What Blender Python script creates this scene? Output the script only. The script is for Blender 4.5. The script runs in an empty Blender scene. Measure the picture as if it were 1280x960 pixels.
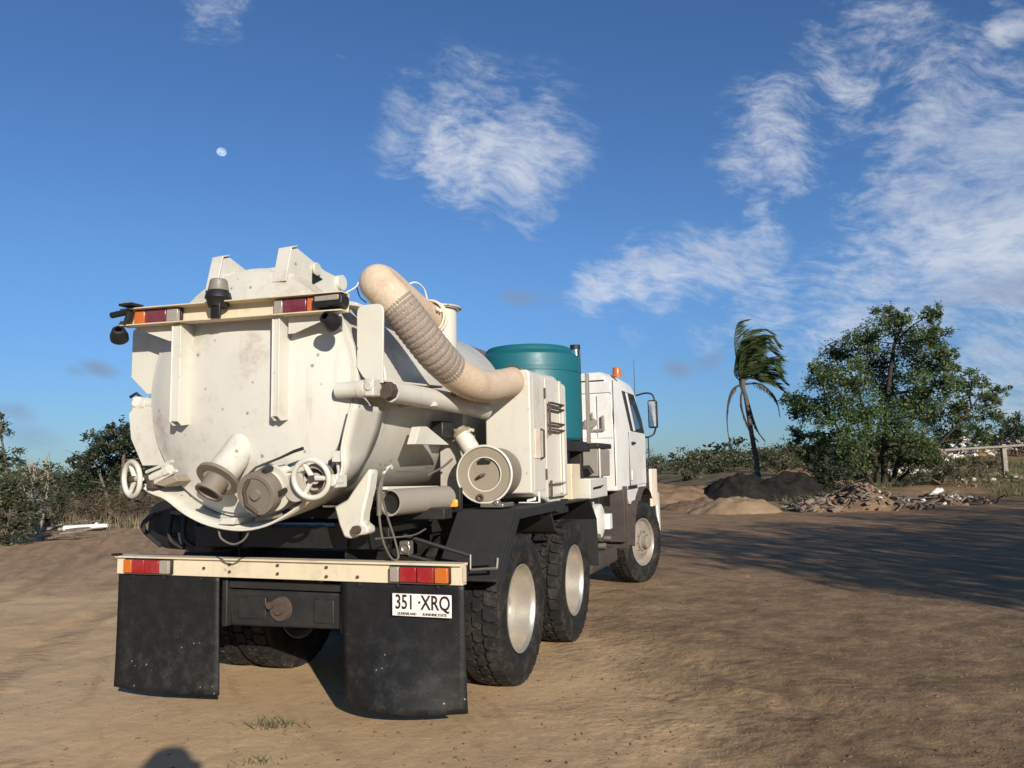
import bpy, bmesh, math, random
import numpy as np
from mathutils import Vector, Matrix
R = math.radians
random.seed(7); RNG = np.random.default_rng(7)
SC = bpy.context.scene
COL = SC.collection

# ------------------------------------------------------------------ camera
F_PX, PITCH, ROLL, CAM_H = 960.9, 6.33, -1.155, 1.456
YAW, TX0, TY0 = 19.92, -1.468, 4.777            # truck heading and place on the ground
cam = bpy.data.cameras.new('camera'); cam_o = bpy.data.objects.new('camera', cam); COL.objects.link(cam_o)
cam.sensor_width = 36; cam.lens = F_PX / 1280 * 36; cam.clip_start = 0.02; cam.clip_end = 12000
_c, _s = math.cos(R(PITCH)), math.sin(R(PITCH))
_F, _U, _R = Vector((0, _c, _s)), Vector((0, -_s, _c)), Vector((1, 0, 0))
_cr, _sr = math.cos(R(ROLL)), math.sin(R(ROLL))
_R2, _U2 = _R * _cr + _U * _sr, _U * _cr - _R * _sr
cam_o.matrix_world = Matrix(((_R2.x, _U2.x, -_F.x, 0), (_R2.y, _U2.y, -_F.y, 0), (_R2.z, _U2.z, -_F.z, CAM_H), (0, 0, 0, 1)))
SC.camera = cam_o

# ------------------------------------------------------------------ sun, sky, exposure
SUN_EL = 19.0
SUN_AZ = math.degrees(math.atan2(.37, -.929))   # clockwise from +Y: the sun stands behind the photographer's right shoulder
sun = bpy.data.lights.new('sun', 'SUN'); sun.energy = 4.9; sun.angle = R(.5); sun.color = (1, .925, .81)
sun_o = bpy.data.objects.new('sun', sun); COL.objects.link(sun_o)
_d = Vector((-math.sin(R(SUN_AZ)) * math.cos(R(SUN_EL)), -math.cos(R(SUN_AZ)) * math.cos(R(SUN_EL)), -math.sin(R(SUN_EL))))
sun_o.rotation_euler = _d.to_track_quat('-Z', 'Y').to_euler(); sun_o.location = (20, -30, 30)
SC.view_settings.view_transform = 'Standard'; SC.view_settings.look = 'None'
SC.view_settings.exposure = 0.35; SC.view_settings.gamma = 1; SC.view_settings.use_curve_mapping = False


def ray(px, py):                                # direction of a photograph pixel in the world
    r = R(ROLL); u, v = px - 640, py - 480
    u, v = u * math.cos(r) + v * math.sin(r), -u * math.sin(r) + v * math.cos(r)
    return Vector((u, F_PX * _c + v * _s, F_PX * _s - v * _c))


def ND(px, py): return ray(px, py).normalized()


def ground_at(px, py, z=0.0):
    d = ray(px, py); t = (z - CAM_H) / d.z
    return Vector((d.x * t, d.y * t, z))


def at_depth(px, py, Y):                        # the point of a pixel's ray at distance Y along the world's y
    d = ray(px, py); t = Y / d.y
    return Vector((d.x * t, Y, CAM_H + d.z * t))


_ca, _sa = math.cos(R(YAW)), math.sin(R(YAW))
def to_truck(w): return Vector((w.x * _ca - w.y * _sa, w.x * _sa + w.y * _ca, w.z))
def from_truck(p): return Vector((TX0 + p[0] * _ca + p[1] * _sa, TY0 - p[0] * _sa + p[1] * _ca, p[2]))
_CT = to_truck(Vector((-TX0, -TY0, CAM_H)))
def T(px, py, x=None, y=None, z=None):          # a pixel on a known plane of the truck
    d = to_truck(ray(px, py)); i, v = (0, x) if x is not None else (1, y) if y is not None else (2, z)
    return _CT + d * ((v - _CT[i]) / d[i])


# ------------------------------------------------------------------ node helpers
class NT:
    def __init__(s, nt): s.nt = nt; s.n = nt.nodes; s.l = nt.links
    def new(s, typ, **kw):
        nd = s.n.new(typ)
        for k, v in kw.items():
            if k.startswith('_'): setattr(nd, k[1:], v)
        return nd
    def link(s, a, b): s.l.new(a, b)
    def put(s, sock, v):
        if isinstance(v, bpy.types.NodeSocket): s.l.new(v, sock)
        else: sock.default_value = v
    def math(s, op, a, b=0.0, c=None, clamp=False):
        nd = s.n.new('ShaderNodeMath'); nd.operation = op; nd.use_clamp = clamp
        s.put(nd.inputs[0], a); s.put(nd.inputs[1], b)
        if c is not None: s.put(nd.inputs[2], c)
        return nd.outputs[0]
    def vmath(s, op, a, b=(0, 0, 0), out=0):
        nd = s.n.new('ShaderNodeVectorMath'); nd.operation = op
        s.put(nd.inputs[0], a); s.put(nd.inputs[1], b)
        return nd.outputs[out]
    def noise(s, vec, scale, detail=4, rough=.55, dist=0.0, lac=2.0):
        nd = s.n.new('ShaderNodeTexNoise'); s.put(nd.inputs['Vector'], vec)
        nd.inputs['Scale'].default_value = scale; nd.inputs['Detail'].default_value = detail
        nd.inputs['Roughness'].default_value = rough; nd.inputs['Distortion'].default_value = dist
        nd.inputs['Lacunarity'].default_value = lac
        return nd.outputs['Fac']
    def ramp(s, v, lo, hi, a=0.0, b=1.0, smooth=True):
        nd = s.n.new('ShaderNodeMapRange'); nd.clamp = True
        nd.interpolation_type = 'SMOOTHSTEP' if smooth else 'LINEAR'
        s.put(nd.inputs[0], v)
        for i, k in enumerate((lo, hi, a, b)): s.put(nd.inputs[i + 1], k)
        return nd.outputs[0]
    def mix(s, f, a, b, mode='MIX'):
        nd = s.n.new('ShaderNodeMix'); nd.data_type = 'RGBA'; nd.blend_type = mode
        s.put(nd.inputs[0], f)
        for i, k in ((6, a), (7, b)):
            if not isinstance(k, bpy.types.NodeSocket): k = (*k[:3], 1)
            s.put(nd.inputs[i], k)
        return nd.outputs[2]
    def scale(s, vec, sc):
        return s.vmath('MULTIPLY', vec, sc)


# ------------------------------------------------------------------ world: clear sky with thin broken cloud
world = bpy.data.worlds.new('World'); SC.world = world; world.use_nodes = True
w = NT(world.node_tree); w.n.clear()
sky = w.new('ShaderNodeTexSky'); sky.sky_type = 'NISHITA'; sky.sun_disc = False
sky.sun_elevation = R(SUN_EL); sky.sun_rotation = R(SUN_AZ)
sky.altitude = 60; sky.air_density = 1.0; sky.dust_density = .25; sky.ozone_density = 2.0
gen = w.new('ShaderNodeTexCoord').outputs['Generated']
dirn = w.vmath('NORMALIZE', gen)
sep = w.new('ShaderNodeSeparateXYZ'); w.link(dirn, sep.inputs[0])
zc = w.math('MAXIMUM', sep.outputs['Z'], 0.0)
inv = w.math('DIVIDE', 1.0, w.math('ADD', zc, .16))
comb = w.new('ShaderNodeCombineXYZ')
w.link(w.math('MULTIPLY', sep.outputs['X'], inv), comb.inputs[0]); w.link(w.math('MULTIPLY', sep.outputs['Y'], inv), comb.inputs[1])
plane = comb.outputs[0]                          # the cloud layer, seen in perspective
wob = w.new('ShaderNodeTexNoise'); w.link(dirn, wob.inputs['Vector']); wob.inputs['Scale'].default_value = 7; wob.inputs['Detail'].default_value = 2
wv = w.vmath('SCALE', w.vmath('SUBTRACT', wob.outputs['Color'], (.5, .5, .5)), (0, 0, 0)); wv.node.inputs['Scale'].default_value = .075
dirw = w.vmath('ADD', dirn, wv)
CLOUDS = [  # pixel of the centre, radius in px, strength
    (520, 130, 55, .6), (575, 150, 75, .85), (640, 190, 75, .9), (600, 225, 55, .9), (690, 195, 55, .7), (630, 262, 22, .55), (500, 175, 50, .5), (680, 125, 50, .35),
    (735, 370, 38, 1.0), (765, 360, 40, .9), (845, 345, 45, .85), (905, 325, 45, .85), (560, 190, 70, .8), (650, 230, 55, .9), (965, 290, 34, .7), (1010, 180, 40, .6), (800, 345, 52, .8), (880, 335, 48, .8), (940, 315, 42, .75), (840, 378, 40, .55), (790, 415, 36, .35),
    (960, 170, 62, .8), (920, 205, 50, .6), (985, 225, 42, .6), (945, 262, 28, .7), (1000, 130, 36, .5),
    (1060, 100, 46, .75), (1090, 40, 60, .7), (1140, 70, 46, .6), (1050, 150, 40, .6),
    (1130, 170, 70, .7), (1200, 150, 85, .75), (1110, 235, 70, .7), (1190, 250, 110, .85), (1270, 200, 110, .85), (1130, 320, 80, .9), (1230, 330, 110, 1.0), (1300, 300, 110, 1.0),
    (960, 400, 70, .7), (1050, 395, 80, .75), (1140, 410, 90, .75), (1260, 430, 110, .85), (900, 415, 50, .5),
    (1180, 200, 110, .8), (1240, 270, 130, .9), (1080, 360, 70, .7), (1180, 390, 100, .8), (1000, 380, 60, .55), (1050, 60, 50, .6), (590, 170, 90, .75), (1275, 45, 24, .95), (1268, 12, 14, .8), (270, 6, 40, .55), (240, 20, 22, .35), (428, 68, 16, .3),
    (40, 540, 60, .28), (1400, 150, 120, .8), (1420, 330, 150, .9), (160, 300, 130, .12), (1340, 430, 90, .8)]
cov = None
for cx, cy, r, k in CLOUDS:
    dist = w.vmath('DISTANCE', dirw, tuple(ND(cx, cy)), out=1)
    b = w.ramp(dist, r * 1.6 / F_PX, r * .15 / F_PX, 0, min(k, 1.0))
    cov = b if cov is None else w.math('MAXIMUM', cov, b)
# the same kind of cloud over the rest of the sky
rest = w.ramp(w.noise(plane, .62, 3, .5), .56, .76, 0, .7)
fy = w.ramp(sep.outputs['Y'], .35, .05)
cov = w.math('MAXIMUM', cov, w.math('MULTIPLY', rest, fy))
rot = w.new('ShaderNodeMapping'); rot.inputs['Rotation'].default_value = (0, R(-14), 0); w.link(dirw, rot.inputs[0])
soft = w.noise(w.scale(rot.outputs[0], (1, 1, 1.7)), 9, 8, .60, .1)
rip = w.noise(w.scale(rot.outputs[0], (1, 1, 2.8)), 30, 8, .68, .12)
puff = soft
tex = w.math('ADD', w.math('MULTIPLY', soft, .50), w.math('MULTIPLY', rip, .50))
tex = w.math('ADD', w.math('MULTIPLY', w.math('SUBTRACT', tex, .5), 2.5), .5)
mask = w.ramp(w.math('ADD', tex, w.math('MULTIPLY', w.math('SUBTRACT', cov, .8), .85)), .02, .88)
mask = w.math('MULTIPLY', mask, w.ramp(cov, .02, .45), clamp=True)
shade = w.noise(plane, 2.2, 4, .5)
ccol = w.mix(w.ramp(shade, .35, .65), (6.0, 6.7, 8.0), (9.2, 9.4, 9.8))
ccol = w.mix(w.ramp(sep.outputs['Z'], .0, .5), w.mix(.5, ccol, (6.4, 7.2, 8.4)), ccol)
skc = w.mix(1.0, sky.outputs[0], (.62, .93, 1.31), 'MULTIPLY')
skc = w.mix(w.ramp(sep.outputs['Z'], -.02, .30), w.mix(1.0, skc, (.66, .68, .79), 'MULTIPLY'), skc)
mixc = w.mix(w.math('MULTIPLY', mask, .74), skc, ccol)
# a few small grey scuds low in the sky
GREY = [(128, 455, 20, .8), (100, 462, 14, .4), (648, 380, 26, .6), (690, 382, 20, .35), (850, 457, 24, .7), (890, 447, 22, .5), (15, 522, 22, .5), (35, 545, 30, .35), (1270, 375, 60, .5)]
gcov = None
for cx, cy, r, k in GREY:
    dv = w.scale(w.vmath('SUBTRACT', dirw, tuple(ND(cx, cy))), (1, 1, 1.9))
    b = w.ramp(w.vmath('LENGTH', dv, out=1), r * 1.3 / F_PX, r * .1 / F_PX, 0, k)
    gcov = b if gcov is None else w.math('MAXIMUM', gcov, b)
mixc = w.mix(w.math('MULTIPLY', gcov, w.ramp(puff, .30, .52)), mixc, (2.6, 3.4, 5.0))
bg = w.new('ShaderNodeBackground'); w.link(mixc, bg.inputs[0]); bg.inputs[1].default_value = .07
wo = w.new('ShaderNodeOutputWorld'); w.link(bg.outputs[0], wo.inputs[0])


# ------------------------------------------------------------------ materials
def mat(name):
    m = bpy.data.materials.new(name); m.use_nodes = True
    t = NT(m.node_tree); bs = t.n['Principled BSDF']
    return m, t, bs


def objco(t): return t.new('ShaderNodeTexCoord').outputs['Object']


def bump(t, bs, h, strength=.3, dist=.01):
    b = t.new('ShaderNodeBump'); b.inputs['Strength'].default_value = strength; b.inputs['Distance'].default_value = dist
    t.link(h, b.inputs['Height']); t.link(b.outputs[0], bs.inputs['Normal'])


def paint(name, col, rough=.45, grime=(.30, .23, .15), amt=.62, spots=.7, streak=.8, scale=1.0, metal=0.0):
    m, t, bs = mat(name); co = objco(t)
    n1 = t.noise(co, 2.3 * scale, 6, .6); n2 = t.noise(co, 17 * scale, 5, .65)
    st = t.noise(t.scale(co, (16, 16, 1.3)), 1.0 * scale, 5, .6)
    c = t.mix(t.ramp(n1, .3, .75, 0, .35), col, tuple(k * .82 for k in col))
    g = t.math('MULTIPLY', t.ramp(t.math('ADD', n1, t.math('MULTIPLY', n2, .6)), .78, 1.12), amt)
    c = t.mix(g, c, grime)
    c = t.mix(t.math('MULTIPLY', t.ramp(st, .55, .82), streak * .45), c, tuple(k * .75 for k in grime))
    vo = t.new('ShaderNodeTexVoronoi'); t.link(co, vo.inputs['Vector']); vo.inputs['Scale'].default_value = 11 * scale; vo.inputs['Randomness'].default_value = 1
    sp = t.math('MULTIPLY', t.ramp(vo.outputs['Distance'], .15, .07), t.ramp(t.noise(co, 4.1 * scale, 2), .50, .58))
    c = t.mix(t.math('MULTIPLY', sp, spots), c, (.12, .085, .06))
    t.link(c, bs.inputs['Base Color']); bs.inputs['Metallic'].default_value = metal
    t.link(t.ramp(n2, .2, .8, rough - .1, rough + .18), bs.inputs['Roughness'])
    bump(t, bs, t.math('ADD', n2, t.math('MULTIPLY', n1, 1.4)), .10, .01)
    return m


def plain(name, col, rough=.5, metal=0.0, var=.25, sc=20, bmp=.1, dust=0.0, dustcol=(.26, .20, .14)):
    m, t, bs = mat(name); co = objco(t)
    n = t.noise(co, sc, 5, .6); n0 = t.noise(co, sc * .17, 4, .6)
    c = t.mix(t.ramp(n, .3, .7, 0, var), col, tuple(k * .5 for k in col))
    if dust: c = t.mix(t.math('MULTIPLY', t.ramp(t.math('ADD', t.math('MULTIPLY', n0, .7), t.math('MULTIPLY', n, .4)), .42, .72), dust), c, dustcol)
    t.link(c, bs.inputs['Base Color']); bs.inputs['Metallic'].default_value = metal
    t.link(t.ramp(n, .2, .8, max(rough - .08, .03), min(rough + .12, 1)), bs.inputs['Roughness'])
    if bmp: bump(t, bs, n, bmp, .01)
    return m


CREAM = paint('cream_paint', (.54, .52, .455), .42, amt=.58)
CREAM2 = paint('ivory_paint', (.57, .55, .47), .40, amt=.35, streak=.25)
BUMPER = paint('bumper_paint', (.62, .53, .37), .5, amt=.5, spots=.5)
WHITE = paint('white_paint', (.66, .645, .60), .35, amt=.28, streak=.45, spots=.2)
BOXP = paint('cabinet_paint', (.57, .54, .47), .42, amt=.4, streak=.6, spots=.3)
TUBEP = paint('dull_tube_paint', (.30, .27, .22), .55, amt=.6)
GREYP = paint('grey_side_paint', (.44, .41, .355), .5, amt=.5, streak=.4)
DRUM = paint('dusty_drum_paint', (.255, .215, .158), .6, grime=(.22, .17, .11), amt=.6, spots=.2)
DUSTD = paint('grimy_port_paint', (.185, .155, .118), .65, grime=(.11, .085, .06), amt=.6, spots=.3)
CHASSIS = plain('chassis_black', (.012, .0115, .011), .6, .0, .3, 14, .2, .3, (.05, .042, .034))
BLACK = plain('black_plastic', (.008, .008, .008), .5, 0, .2, 25, .08, .2, (.035, .03, .026))
GUARD = plain('mudguard_plastic', (.017, .0175, .0175), .6, 0, .2, 10, .05, .2, (.04, .036, .03))
STEEL = plain('dull_steel', (.34, .31, .27), .42, .75, .3, 30, .1, .3)
RUSTY = plain('rusty_steel', (.075, .052, .038), .75, .15, .4, 24, .35, .4, (.12, .09, .065))
BROWNG = plain('muddy_brown_guard', (.042, .033, .027), .8, 0, .4, 12, .3, .55, (.10, .077, .06))
RIMF = plain('dusty_front_rim', (.36, .32, .26), .5, .3, .4, 14, .1, .5, (.24, .19, .14))
RIM = plain('rim_silver_paint', (.56, .52, .45), .34, .65, .25, 9, .06, .45, (.30, .24, .18))
CHROME = plain('bright_metal', (.72, .71, .68), .15, 1.0, .1, 20, .03, .15)
TEAL = plain('teal_plastic', (.005, .108, .132), .5, 0, .22, 7, .06, .10, (.06, .15, .16))
GREYPL = plain('grey_housing', (.10, .10, .105), .6, 0, .25, 12, .1, .3)
SHROUD = plain('grey_shroud', (.26, .235, .20), .6, 0, .3, 10, .1, .4)
CABLE = plain('cable_grey', (.11, .10, .085), .6, 0, .2, 30, 0, .3)
CABLEW = plain('cable_white', (.70, .69, .64), .5, 0, .1, 30, 0)
REDL = plain('red_lens', (.27, .010, .015), .18, 0, .1, 40, .05, .15)
ORGL = plain('amber_lens', (.50, .115, .010), .18, 0, .1, 40, .05, .15)
CLRL = plain('clear_lens', (.30, .265, .215), .2, 0, .2, 40, .05, .3)
REDD = plain('dark_red_lens', (.13, .012, .025), .2, 0, .1, 40, .05, .15)
AMBM = plain('amber_marker', (.80, .36, .05), .3, 0, .1, 40, .05)
BCNGREY = plain('weathered_beacon', (.20, .18, .15), .5, 0, .3, 30, .1, .3)
PLATEW = plain('number_plate_white', (.80, .76, .70), .45, 0, .1, 30, .03, .15)
PLATED = plain('plate_lettering', (.02, .008, .012), .5, 0, .05, 30, 0)
GLASS = plain('dark_window_glass', (.025, .032, .038), .06, 0, .1, 4, 0)
MIRR = plain('mirror_glass', (.75, .78, .8), .04, 1.0, .05, 4, 0)
PINK = paint('primed_pink_paint', (.78, .62, .50), .5, amt=.4)


def rubber(name, dusty, mud=0.0, base=(.008, .008, .008)):
    m, t, bs = mat(name); co = objco(t)
    n = t.noise(co, 11, 7, .68); f = t.noise(co, 60, 6, .7)
    sp = t.new('ShaderNodeSeparateXYZ'); t.link(co, sp.inputs[0])
    low = t.ramp(sp.outputs['Z'], .72, .12) if mud else 0
    c = t.mix(t.ramp(n, .35, .7, 0, .6), base, tuple(k * 1.9 for k in base))
    k = t.math('MULTIPLY', t.ramp(t.math('ADD', t.math('MULTIPLY', n, .75), t.math('MULTIPLY', f, .35)), .50, .72), dusty)
    if mud: k = t.math('MULTIPLY', k, t.math('ADD', t.math('MULTIPLY', low, mud), .12))
    c = t.mix(k, c, (.10, .09, .075) if mud else (.13, .10, .075))
    if mud:
        vo = t.new('ShaderNodeTexVoronoi'); t.link(co, vo.inputs['Vector']); vo.inputs['Scale'].default_value = 26
        s2 = t.math('MULTIPLY', t.ramp(vo.outputs['Distance'], .16, .05), t.ramp(t.noise(co, 5.5, 3), .54, .60))
        c = t.mix(t.math('MULTIPLY', s2, t.math('MULTIPLY', low, .75)), c, (.5, .47, .42))
    t.link(c, bs.inputs['Base Color']); bs.inputs['Roughness'].default_value = .72 if not mud else .55
    bs.inputs['Specular IOR Level'].default_value = .35
    bump(t, bs, t.math('ADD', n, t.math('MULTIPLY', f, .5)), .25, .008)
    return m


TYRE = rubber('tyre_rubber', .3)
FLAP = rubber('flap_rubber', .32, .6)

m, t, bs = mat('hose_fabric'); co = objco(t); HOSE = m
n1 = t.noise(co, 60, 4, .7); n2 = t.noise(co, 4, 4, .6); n3 = t.noise(co, 170, 3, .7)
c = t.mix(t.ramp(n1, .3, .7), (.50, .38, .27), (.60, .47, .34))
c = t.mix(t.ramp(n3, .58, .75, 0, .35), c, (.28, .21, .15))
c = t.mix(t.ramp(n2, .5, .75, 0, .5), c, (.34, .25, .18))
t.link(c, bs.inputs['Base Color']); bs.inputs['Roughness'].default_value = .85
bump(t, bs, t.math('ADD', n1, n3), .35, .006)
HOSERIB = plain('hose_wire_ribs', (.50, .40, .31), .8, 0, .5, 90, .5)
HOSEB = plain('hose_bare_rubber', (.29, .235, .19), .85, 0, .6, 70, .6)

# ground
m, t, bs = mat('dirt'); GROUND = m; co = objco(t)
big = t.noise(co, .16, 5, .55, .4); med = t.noise(co, .8, 6, .6, .3); fin = t.noise(co, 7, 7, .65); gr = t.noise(co, 55, 6, .7)
aniso = t.new('ShaderNodeMapping'); aniso.inputs['Rotation'].default_value = (0, 0, R(-24)); t.link(co, aniso.inputs[0])
trk = t.noise(t.scale(aniso.outputs[0], (2.6, .34, 1)), 1.5, 6, .62, .5)
trk2 = t.noise(t.scale(aniso.outputs[0], (5, 1.3, 1)), 1.5, 8, .70, .6)
mot = t.noise(co, 2.4, 9, .72, .2)
sxyz = t.new('ShaderNodeSeparateXYZ'); t.link(co, sxyz.inputs[0])
c = t.mix(t.ramp(big, .36, .66), (.56, .385, .215), (.47, .31, .165))
c = t.mix(t.ramp(med, .46, .76, 0, .35), c, (.36, .225, .115))
c = t.mix(t.ramp(trk, .54, .70, 0, .45), c, (.29, .18, .092))
c = t.mix(t.ramp(mot, .56, .68, 0, .3), c, (.26, .16, .09))
# loose dark loam right of the truck, sandy apron behind it
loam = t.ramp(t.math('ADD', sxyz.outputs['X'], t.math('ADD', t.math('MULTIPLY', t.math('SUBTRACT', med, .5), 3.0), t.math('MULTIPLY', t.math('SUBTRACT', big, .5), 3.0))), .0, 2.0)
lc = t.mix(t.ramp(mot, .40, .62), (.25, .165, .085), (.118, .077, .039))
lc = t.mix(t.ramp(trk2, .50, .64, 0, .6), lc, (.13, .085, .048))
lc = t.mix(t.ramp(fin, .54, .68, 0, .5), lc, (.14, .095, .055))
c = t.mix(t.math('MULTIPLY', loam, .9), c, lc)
yard = t.ramp(t.math('ADD', sxyz.outputs['Y'], t.math('MULTIPLY', med, 6)), 10, 17)
c = t.mix(t.math('MULTIPLY', yard, .72), c, t.mix(t.ramp(trk, .40, .62), (.34, .205, .108), (.19, .115, .062)))
TREAD = None
# wheel tracks: pressed, slightly darker bands
for (px_, py_), (dx_, dy_), wd_ in (((-4.5, 3.0), (-.28, 1.0), .20), ((-3.2, 3.0), (-.22, 1.0), .18), ((3.2, 2.0), (-.5, 1.0), .16), ((3.75, 2.0), (-.5, 1.0), .16), ((.2, 2.0), (.62, 1.0), .17), ((2.2, 2.2), (-.42, 1.0), .13), ((-1.0, 3.0), (-1.3, .5), .18), ((-1.0, 3.5), (-1.3, .45), .18)):
    l_ = math.hypot(dx_, dy_); nx_, ny_ = dy_ / l_, -dx_ / l_
    s_ = t.math('ADD', t.math('MULTIPLY', sxyz.outputs['X'], nx_), t.math('MULTIPLY', sxyz.outputs['Y'], ny_))
    s_ = t.math('ABSOLUTE', t.math('ADD', t.math('SUBTRACT', s_, px_ * nx_ + py_ * ny_), t.math('MULTIPLY', t.math('SUBTRACT', med, .5), .7)))
    bm_ = t.math('MULTIPLY', t.ramp(s_, wd_ * 1.15, wd_ * .7), t.ramp(mot, .36, .62, .0, 1))
    al_ = t.math('ADD', t.math('MULTIPLY', sxyz.outputs['X'], dx_ / l_), t.math('MULTIPLY', sxyz.outputs['Y'], dy_ / l_))
    tw_ = t.math('MULTIPLY', t.math('SINE', t.math('ADD', t.math('MULTIPLY', al_, 62.0), t.math('MULTIPLY', s_, 30.0))), bm_)
    TREAD = tw_ if TREAD is None else t.math('ADD', TREAD, tw_)
    c = t.mix(t.math('MULTIPLY', bm_, .42), c, (.21, .132, .07))
g2 = t.noise(co, 150, 4, .7)
c = t.mix(t.ramp(g2, .60, .72, 0, .45), c, (.17, .11, .06))
c = t.mix(t.ramp(g2, .40, .30, 0, .4), c, (.66, .48, .29))
c = t.mix(t.ramp(gr, .30, .42, .3, 0), c, (.62, .44, .26))
c = t.mix(t.ramp(gr, .62, .75, 0, .35), c, (.15, .098, .06))
# grassy beyond the yard
far = t.ramp(t.math('ADD', sxyz.outputs['Y'], t.math('MULTIPLY', med, 9)), 31, 44)
c = t.mix(t.math('MULTIPLY', far, t.ramp(med, .3, .62)), c, (.105, .098, .045))
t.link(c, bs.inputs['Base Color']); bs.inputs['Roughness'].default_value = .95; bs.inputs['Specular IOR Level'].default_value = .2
hgt = t.math('ADD', t.math('MULTIPLY', med, 3.0), t.math('ADD', t.math('MULTIPLY', fin, 1.2), t.math('ADD', t.math('MULTIPLY', gr, .35), t.math('ADD', t.math('MULTIPLY', trk2, .7), t.math('MULTIPLY', mot, 1.5)))))
hgt = t.math('ADD', t.math('MULTIPLY', hgt, t.math('ADD', t.math('MULTIPLY', loam, .75), .45)), t.math('ADD', t.math('MULTIPLY', TREAD, .11), t.math('MULTIPLY', g2, .12)))
bump(t, bs, hgt, .55, .03)


def soil(name, c1, c2, sc=6, b=.8):
    m, t, bs = mat(name); co = objco(t)
    n = t.noise(co, sc, 7, .65); g = t.noise(co, sc * 7, 5, .7)
    c = t.mix(t.ramp(n, .3, .7), c1, c2)
    c = t.mix(t.ramp(g, .55, .75, 0, .5), c, tuple(k * .5 for k in c1))
    t.link(c, bs.inputs['Base Color']); bs.inputs['Roughness'].default_value = 1; bs.inputs['Specular IOR Level'].default_value = .05
    bump(t, bs, t.math('ADD', n, t.math('MULTIPLY', g, .4)), b, .06)
    return m


DARKSOIL = soil('dark_soil', (.013, .012, .011), (.030, .026, .023), 3)
SANDM = soil('sand', (.21, .145, .085), (.285, .20, .12), 2.5, .5)
BROWNM = soil('brown_earth', (.15, .095, .06), (.235, .155, .095), 2)
STONE = soil('rubble_stone', (.19, .135, .095), (.36, .27, .19), 5)
STONEW = soil('pale_stone', (.55, .50, .43), (.72, .68, .61), 5, .4)
BARK = soil('bark', (.09, .07, .052), (.19, .155, .12), 9)
BARKP = soil('pale_dead_wood', (.22, .19, .15), (.36, .32, .26), 9)
BARKD = soil('dark_bark', (.035, .028, .022), (.07, .057, .045), 9)
PALMT = soil('palm_trunk_bark', (.07, .058, .048), (.16, .135, .11), 5)
WHITEW = soil('white_log', (.62, .60, .55), (.74, .72, .68), 6, .3)


def leafmat(name, c1, c2, c3=None, trans=.35):
    m, t, bs = mat(name)
    g = t.new('ShaderNodeNewGeometry'); rp = g.outputs['Random Per Island']
    c = t.mix(rp, c1, c2)
    if c3: c = t.mix(t.ramp(rp, .82, .9), c, c3)
    co = objco(t); c = t.mix(t.ramp(t.noise(co, .9, 3), .35, .65, 0, .45), c, tuple(k * .5 for k in c1))
    t.link(c, bs.inputs['Base Color']); bs.inputs['Roughness'].default_value = .55
    tr = t.new('ShaderNodeBsdfTranslucent'); t.link(c, tr.inputs[0])
    mx = t.new('ShaderNodeMixShader'); mx.inputs[0].default_value = trans
    t.link(bs.outputs[0], mx.inputs[1]); t.link(tr.outputs[0], mx.inputs[2])
    t.link(mx.outputs[0], t.n['Material Output'].inputs[0])
    return m


LEAFG = leafmat('leaf_dull_green', (.05, .068, .030), (.105, .12, .055), (.17, .165, .09))
LEAF = leafmat('leaf_green', (.07, .12, .038), (.17, .225, .08), (.27, .30, .13), .48)
LEAFD = leafmat('leaf_dark', (.03, .045, .022), (.065, .08, .038), (.09, .10, .05))
LEAFO = leafmat('leaf_olive', (.06, .07, .028), (.115, .115, .05), (.16, .15, .075))
LEAFB = leafmat('leaf_dry_brown', (.10, .075, .040), (.18, .135, .075), (.10, .10, .045))
LEAFP = leafmat('palm_green', (.045, .085, .028), (.11, .155, .045), (.24, .22, .08), .4)
LEAFDEAD = leafmat('palm_dead', (.055, .043, .033), (.12, .095, .07))
GRASSM = leafmat('grass_blades', (.07, .10, .03), (.15, .17, .06), (.26, .21, .11))
GRASSD = leafmat('dry_grass', (.20, .16, .09), (.34, .28, .17), (.13, .13, .06))


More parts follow.
